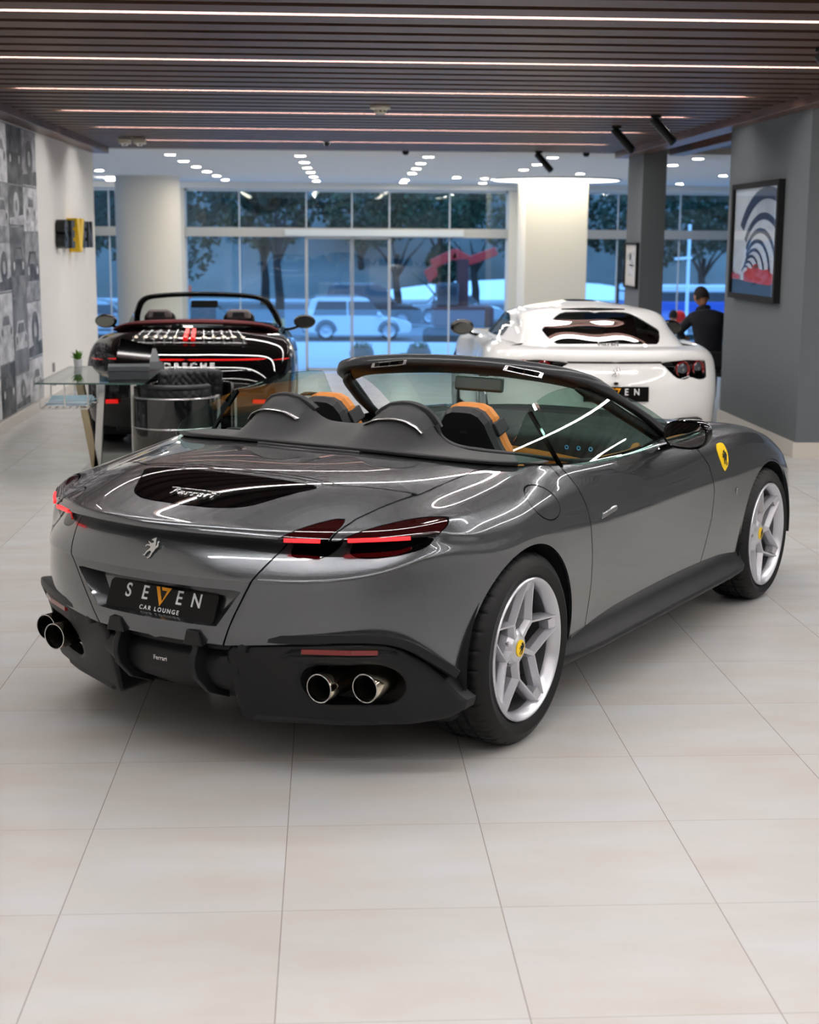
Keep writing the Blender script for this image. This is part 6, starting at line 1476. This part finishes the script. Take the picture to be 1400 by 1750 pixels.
for i_, (x_, y_, cr_, lb_) in enumerate([(-3.6,88,[(0,0,5.2,3,2,2),(1,0,8.2,2.6,2,1.8)],'dark tree far behind the slim yellow-based trunk'),(2.2,98,[(0,0,6.4,3.4,2,2.4),(-1,0,10,2.8,2,2)],'dark tree on the slope above the white SUV'),(7.0,94,[(0,0,6.2,3,2,2.2),(1.2,0,9.6,2.8,2,2.2)],'dark tree on the slope above the silver sedan'),(17.5,90,[(0,0,5.6,3.4,2,2.6),(0,0,9.4,3,2,2.2)],'tall dark tree beyond the far grey pillar'),(24.5,90,[(0,0,5.6,3.4,2,2.6),(-1.5,0,9.4,3,2,2.2)],'tall dark tree far behind the blue bus'),(-13.5,86,[(0,0,5.6,3.4,2,2.6),(0,0,9.0,3,2,2.0)],'tall dark tree far behind the left wall end')]):
    tree(x_, y_, -2.0, 4.0, cr_, M_LEAF if i_ % 2 else M_LEAF2, lb_, .3, n=2600, ls=.45)
def far_car(name, loc, rz, L, Wd, H, paint, lab, cat, suv=True, lampc=None):
    """parked car seen from its side; local +x is the nose"""
    e = empty(name, loc, rz); tag(e, lab, cat); wb = L*.58; wr = .33 if not suv else .36; hx = L/2; zb = .20
    bz = H*.56
    if suv: prof = [(-hx,.45),(-hx+.02,.80),(-hx+.10,bz),(-hx+.45,bz+.05),(hx*.30,bz),(hx*.78,bz-.10),(hx-.06,bz-.25),(hx,.60),(hx-.02,.35),(hx-.15,.26),(-hx+.15,.28)]
    else: prof = [(-hx,.50),(-hx+.03,.85),(-hx+.35,.92),(hx*.25,.90),(hx*.80,.78),(hx-.06,.65),(hx,.50),(hx-.04,.30),(hx-.2,.22),(-hx+.15,.24)]
    for cx in (-wb/2, wb/2): pass
    pl = densify(prof+[prof[0]], 3)[:-1]
    V = [(x, s*Wd/2*(1-.06*abs(x/hx)**4-(.05 if z > bz*.9 else 0)), z) for s in (-1, 1) for x, z in [(p[0], p[1]) for p in pl]]; n = len(pl)
    b = MB(); b.V = V; b.F = [tuple(range(n))[::-1], tuple(range(n, 2*n))]+[(i, (i+1) % n, (i+1) % n+n, i+n) for i in range(n)]; b.build('body', paint, e, bevel=.05, seg=3)
    if suv: gh = [(-hx+.12,bz-.02),(-hx+.30,H-.10),(-hx+.60,H),(hx*.05,H),(hx*.18,H-.03),(hx*.50,bz-.02)]
    else: gh = [(-hx+.75,.88),(-hx+1.25,H-.04),(-hx+1.6,H),(hx*.10,H),(hx*.20,H-.03),(hx*.55,.86)]
    ng = len(gh); V = [(x, s*(Wd/2-.06-(.16 if z > bz+.1 else 0)), z) for s in (-1, 1) for x, z in gh]; g = MB(); g.V = V; g.F = [tuple(range(ng))[::-1], tuple(range(ng, 2*ng))]+[(i, (i+1) % ng, (i+1) % ng+ng, i+ng) for i in range(ng)]; g.build('roof', paint, e, bevel=.05, seg=3)
    gls = mat('far_car_glass', srgb(28, 36, 44), rough=.08, coat=1)
    x0, x1 = gh[0][0]+.28, gh[-1][0]-.10; zt = H-.16; zb2 = bz+.04 if suv else .93; xm = (x0+x1)/2
    for s in (-1, 1):
        for a0, a1, t0, t1 in ((x0, xm-.04, x0+.18, xm-.04), (xm+.04, x1, xm+.04, x1-.42)):
            w = MB(); yb, yt = s*(Wd/2-.055), s*(Wd/2-.165); w.add([(a0,yb,zb2),(a1,yb,zb2),(t1,yt,zt),(t0,yt,zt)], [(0,1,2,3)]); o = w.build('side_window', gls, e); m_ = o.modifiers.new('t','SOLIDIFY'); m_.thickness = .03; m_.offset = 0
        for cx in (-wb/2, wb/2):
            t = MB(); yy = s*(Wd/2-.02); t.lathe([(0,yy-s*.2),(wr,yy-s*.2),(wr,yy),(wr*.68,yy+s*.01)], 28, 'Y', (cx,0,wr)); to = t.build('tyre', M_RUBBER, e, True, sharp=40)
            r = MB(); r.lathe([(wr*.68,yy+s*.008),(wr*.60,yy-s*.01),(wr*.2,yy),(0,yy+s*.01)], 20, 'Y', (cx,0,wr)); r.build('rim', M_RIM, to, True)
            a = MB(); a.lathe([(wr*1.02,yy-s*.02),(wr*1.18,yy-s*.01),(wr*1.18,yy-s*.1)], 24, 'Y', (cx,0,wr+.01), a0=-.1, a1=PI+.1); a.build('arch_trim', M_BLKPLAST, e, True)
    for s in (-1, 1):
        t = MB(); t.box(-hx+.01,-hx+.20, s*Wd*.33-.2, s*Wd*.33+.2, bz*.80, bz*.92); t.build('tail_lamp', mat('far_red', srgb(200, 30, 28), rough=.2, emit=srgb(220,30,25), es=.5), e, bevel=.02)
        t = MB(); t.box(hx-.22, hx-.05, s*Wd*.34-.18, s*Wd*.34+.18, bz*.66, bz*.76); t.build('head_lamp', M_SATIN, e, bevel=.02)
        t = MB(); t.box(hx*.36, hx*.36+.15, s*(Wd/2+.02)-.09, s*(Wd/2+.02)+.09, bz+.02, bz+.16); t.build('door_mirror', paint, e, bevel=.03)
    t = MB(); t.box(-hx-.01, -hx+.2, -Wd*.42, Wd*.42, .28, .50); t.build('rear_bumper', M_BLKPLAST, e, bevel=.03)
    t = MB(); t.box(-hx*.5, hx*.5, -Wd*.48, Wd*.48, .20, .34); t.build('sill', M_BLKPLAST, e)
    if suv: 
        for s in (-1, 1): t = MB(); t.bar((-hx+.5, s*(Wd/2-.25), H+.03), (hx*.05, s*(Wd/2-.25), H+.03), .03, .03); t.build('roof_rail', M_SATIN, e)
    return e
P_W = mat('far_white_paint', srgb(240, 242, 244), rough=.3, coat=1); P_D = mat('far_dark_paint', srgb(44, 50, 58), rough=.3, coat=1); P_S = mat('far_silver_paint', srgb(188, 194, 200), rough=.3, coat=1)
far_car('parked_suv', (1.15, 60, -2.1), .03, 4.25, 1.85, 1.66, P_W, 'white SUV parked in the street, in front of the dark one', 'car')
far_car('parked_suv', (2.0, 68.5, -2.1), .02, 4.5, 1.9, 1.90, P_D, 'dark SUV with a pale roof rail behind the white one on the street', 'car')
far_car('parked_sedan', (6.1, 71.5, -2.1), -.05, 4.45, 1.8, 1.45, P_S, 'silver sedan parked in the street near the square ivory column', 'car', suv=False)
far_car('parked_sedan', (-9.2, 61, -2.1), .0, 4.4, 1.8, 1.45, P_S, 'silver sedan seen in the gap left of the round ivory column', 'car', suv=False)
far_car('parked_sedan', (-4.6, 57.5, -2.1), .0, 4.4, 1.8, 1.40, P_D, 'dark sedan on the street behind the windscreen of the black convertible', 'car', suv=False)
bs = empty('parked_bus', (16.6, 66, -2.1)); tag(bs, 'blue bus with a white roof on the street, between the grey pillars', 'bus')
MB().box(-3.6, 3.6, -1.1, 1.1, .35, 1.35).build('body', mat('bus_blue', srgb(40, 90, 190), rough=.3, coat=.5), bs, bevel=.08)
MB().box(-3.58, 3.58, -1.08, 1.08, 1.3, 1.7).build('window_band', MATS['far_car_glass'], bs)
MB().box(-3.6, 3.6, -1.1, 1.1, 1.7, 2.05).build('roof', P_W, bs, bevel=.08)
for x in (-2.4, 2.3):
    for s in (-1, 1): t = MB(); t.lathe([(0,s*1.12),(.42,s*1.12),(.42,s*.85),(0,s*.85)], 24, 'Y', (x,0,.42)); t.build('wheel', M_RUBBER, bs, True, sharp=40)
# red digger
ex = empty('excavator', (5.0, 56, -2.1)); tag(ex, 'red excavator with its boom raised, beyond the glass right of the middle', 'excavator'); M_EX = mat('digger_red', srgb(205, 45, 40), rough=.4, coat=.3)
b = MB(); b.bar((-1.15,0,3.0),(-.25,0,3.42),.28,.36); b.build('boom', M_EX, ex, bevel=.03)
b = MB(); b.bar((-.35,0,3.42),(.25,0,3.10),.28,.40); b.build('boom_elbow', M_EX, ex, bevel=.03)
b = MB(); b.bar((.2,0,3.12),(1.25,0,3.50),.24,.32); b.build('dipper_arm', M_EX, ex, bevel=.03)
b = MB(); b.bar((0,0,3.2),(0,0,1.0),.42,.42); b.build('mast', mat('digger_dark_red', srgb(84, 34, 36), rough=.5), ex, bevel=.03)
b = MB(); b.box(-1.1,1.1,-.9,.9,.75,1.5); b.build('cab_platform', MATS['digger_dark_red'], ex, bevel=.08)
b = MB(); b.box(-1.0,-.2,-.85,.1,1.5,2.35); b.build('cab', MATS['far_car_glass'], ex, bevel=.06)
for s in (-1, 1): b = MB(); b.box(-1.4,1.4,s*.85-.25,s*.85+.25,0,.65); b.build('track', M_RUBBER, ex, bevel=.2, seg=4)
b = MB(); b.prism([(-1.45,2.75),(-1.0,3.05),(-.95,2.6),(-1.25,2.35)], -.35, .35, 'Y'); b.build('bucket', M_EX, ex)
br = empty('road_barrier', (-4.7, 49.5, -1.87)); tag(br, 'orange road barrier above the black convertible, by the round ivory column', 'barrier')
MB().box(-.30, .30, -.05, .05, 1.75, 2.15).build('board', mat('barrier_orange', srgb(235, 90, 35), rough=.5), br)
for x in (-.22, .22): MB().box(x-.03, x+.03, -.03, .03, 0, 1.75).build('post', M_SATIN, br)
lp = empty('lamp_post', (10.8, 45, -1.4)); tag(lp, 'white lamp post with a short side arm, beyond the glass between the grey pillars', 'lamp post')
t = MB(); t.tube([(0,0,0),(0,0,3.7)], .05, 12); t.build('post', P_W, lp, True); t = MB(); t.bar((-.42,0,2.68),(.1,0,2.72),.09,.08); t.build('arm', P_W, lp, bevel=.02)
def planter(x, y, lab, r=.27, bush=False):
    e = empty('round_planter', (x, y, -1.02)); tag(e, lab, 'planter', 'round planters outside the glass')
    MB().lathe([(0,0),(r*.6,0),(r*.95,r*.35),(r,r*.75),(r*.85,r*1.15),(r*.72,r*1.15),(r*.7,r*1.0),(0,r*1.0)], 28).build('bowl', mat('grey_concrete', srgb(120, 124, 126), rough=.8), e, smooth=True)
    V = []; F = []; q = random.Random(int(x*100))
    for k in range(240):
        a, u = q.uniform(0, 2*PI), q.uniform(0, 1); rr = r*.8*math.sqrt(q.random()); p = Vector((rr*math.cos(a), rr*math.sin(a), r*1.05+(.05+.12*(1-rr/r))*u*(2 if bush else 1))); d = Vector((q.uniform(-1,1), q.uniform(-1,1), q.uniform(.2,1))).normalized(); w = d.cross(Vector((1,.3,.2))).normalized()*.014
        i = len(V); V += [p, p+d*.03+w, p+d*.07, p+d*.03-w]; F.append((i,i+1,i+2,i+3))
    mesh('foliage', V, F, mat('planter_leaves', srgb(70, 110, 70), rough=.7), e)
planter(.80, 35.2, 'grey bowl planter outside the glass, left of the two, under the white SUV', .29); planter(2.14, 35.2, 'grey bowl planter outside the glass, right of the two', .29)
e = empty('shrub', (1.72, 33.9, -1.02)); tag(e, 'low rounded yellow-green shrub outside the glass, just above the windscreen rail', 'shrub')
V = []; F = []; q = random.Random(5)
for k in range(700):
    a, u = q.uniform(0, 2*PI), q.uniform(0, 1); s = math.sqrt(1-u*u); p = Vector((.28*s*math.cos(a), .28*s*math.sin(a), .26*u)); d = Vector((q.uniform(-1,1), q.uniform(-1,1), q.uniform(-.2,1))).normalized(); w = d.cross(Vector((.3,1,.2))).normalized()*.015
    i = len(V); V += [p, p+d*.03+w, p+d*.06, p+d*.03-w]; F.append((i,i+1,i+2,i+3))
mesh('foliage', V, F, mat('yellow_green_leaves', srgb(130, 140, 60), rough=.7), e)
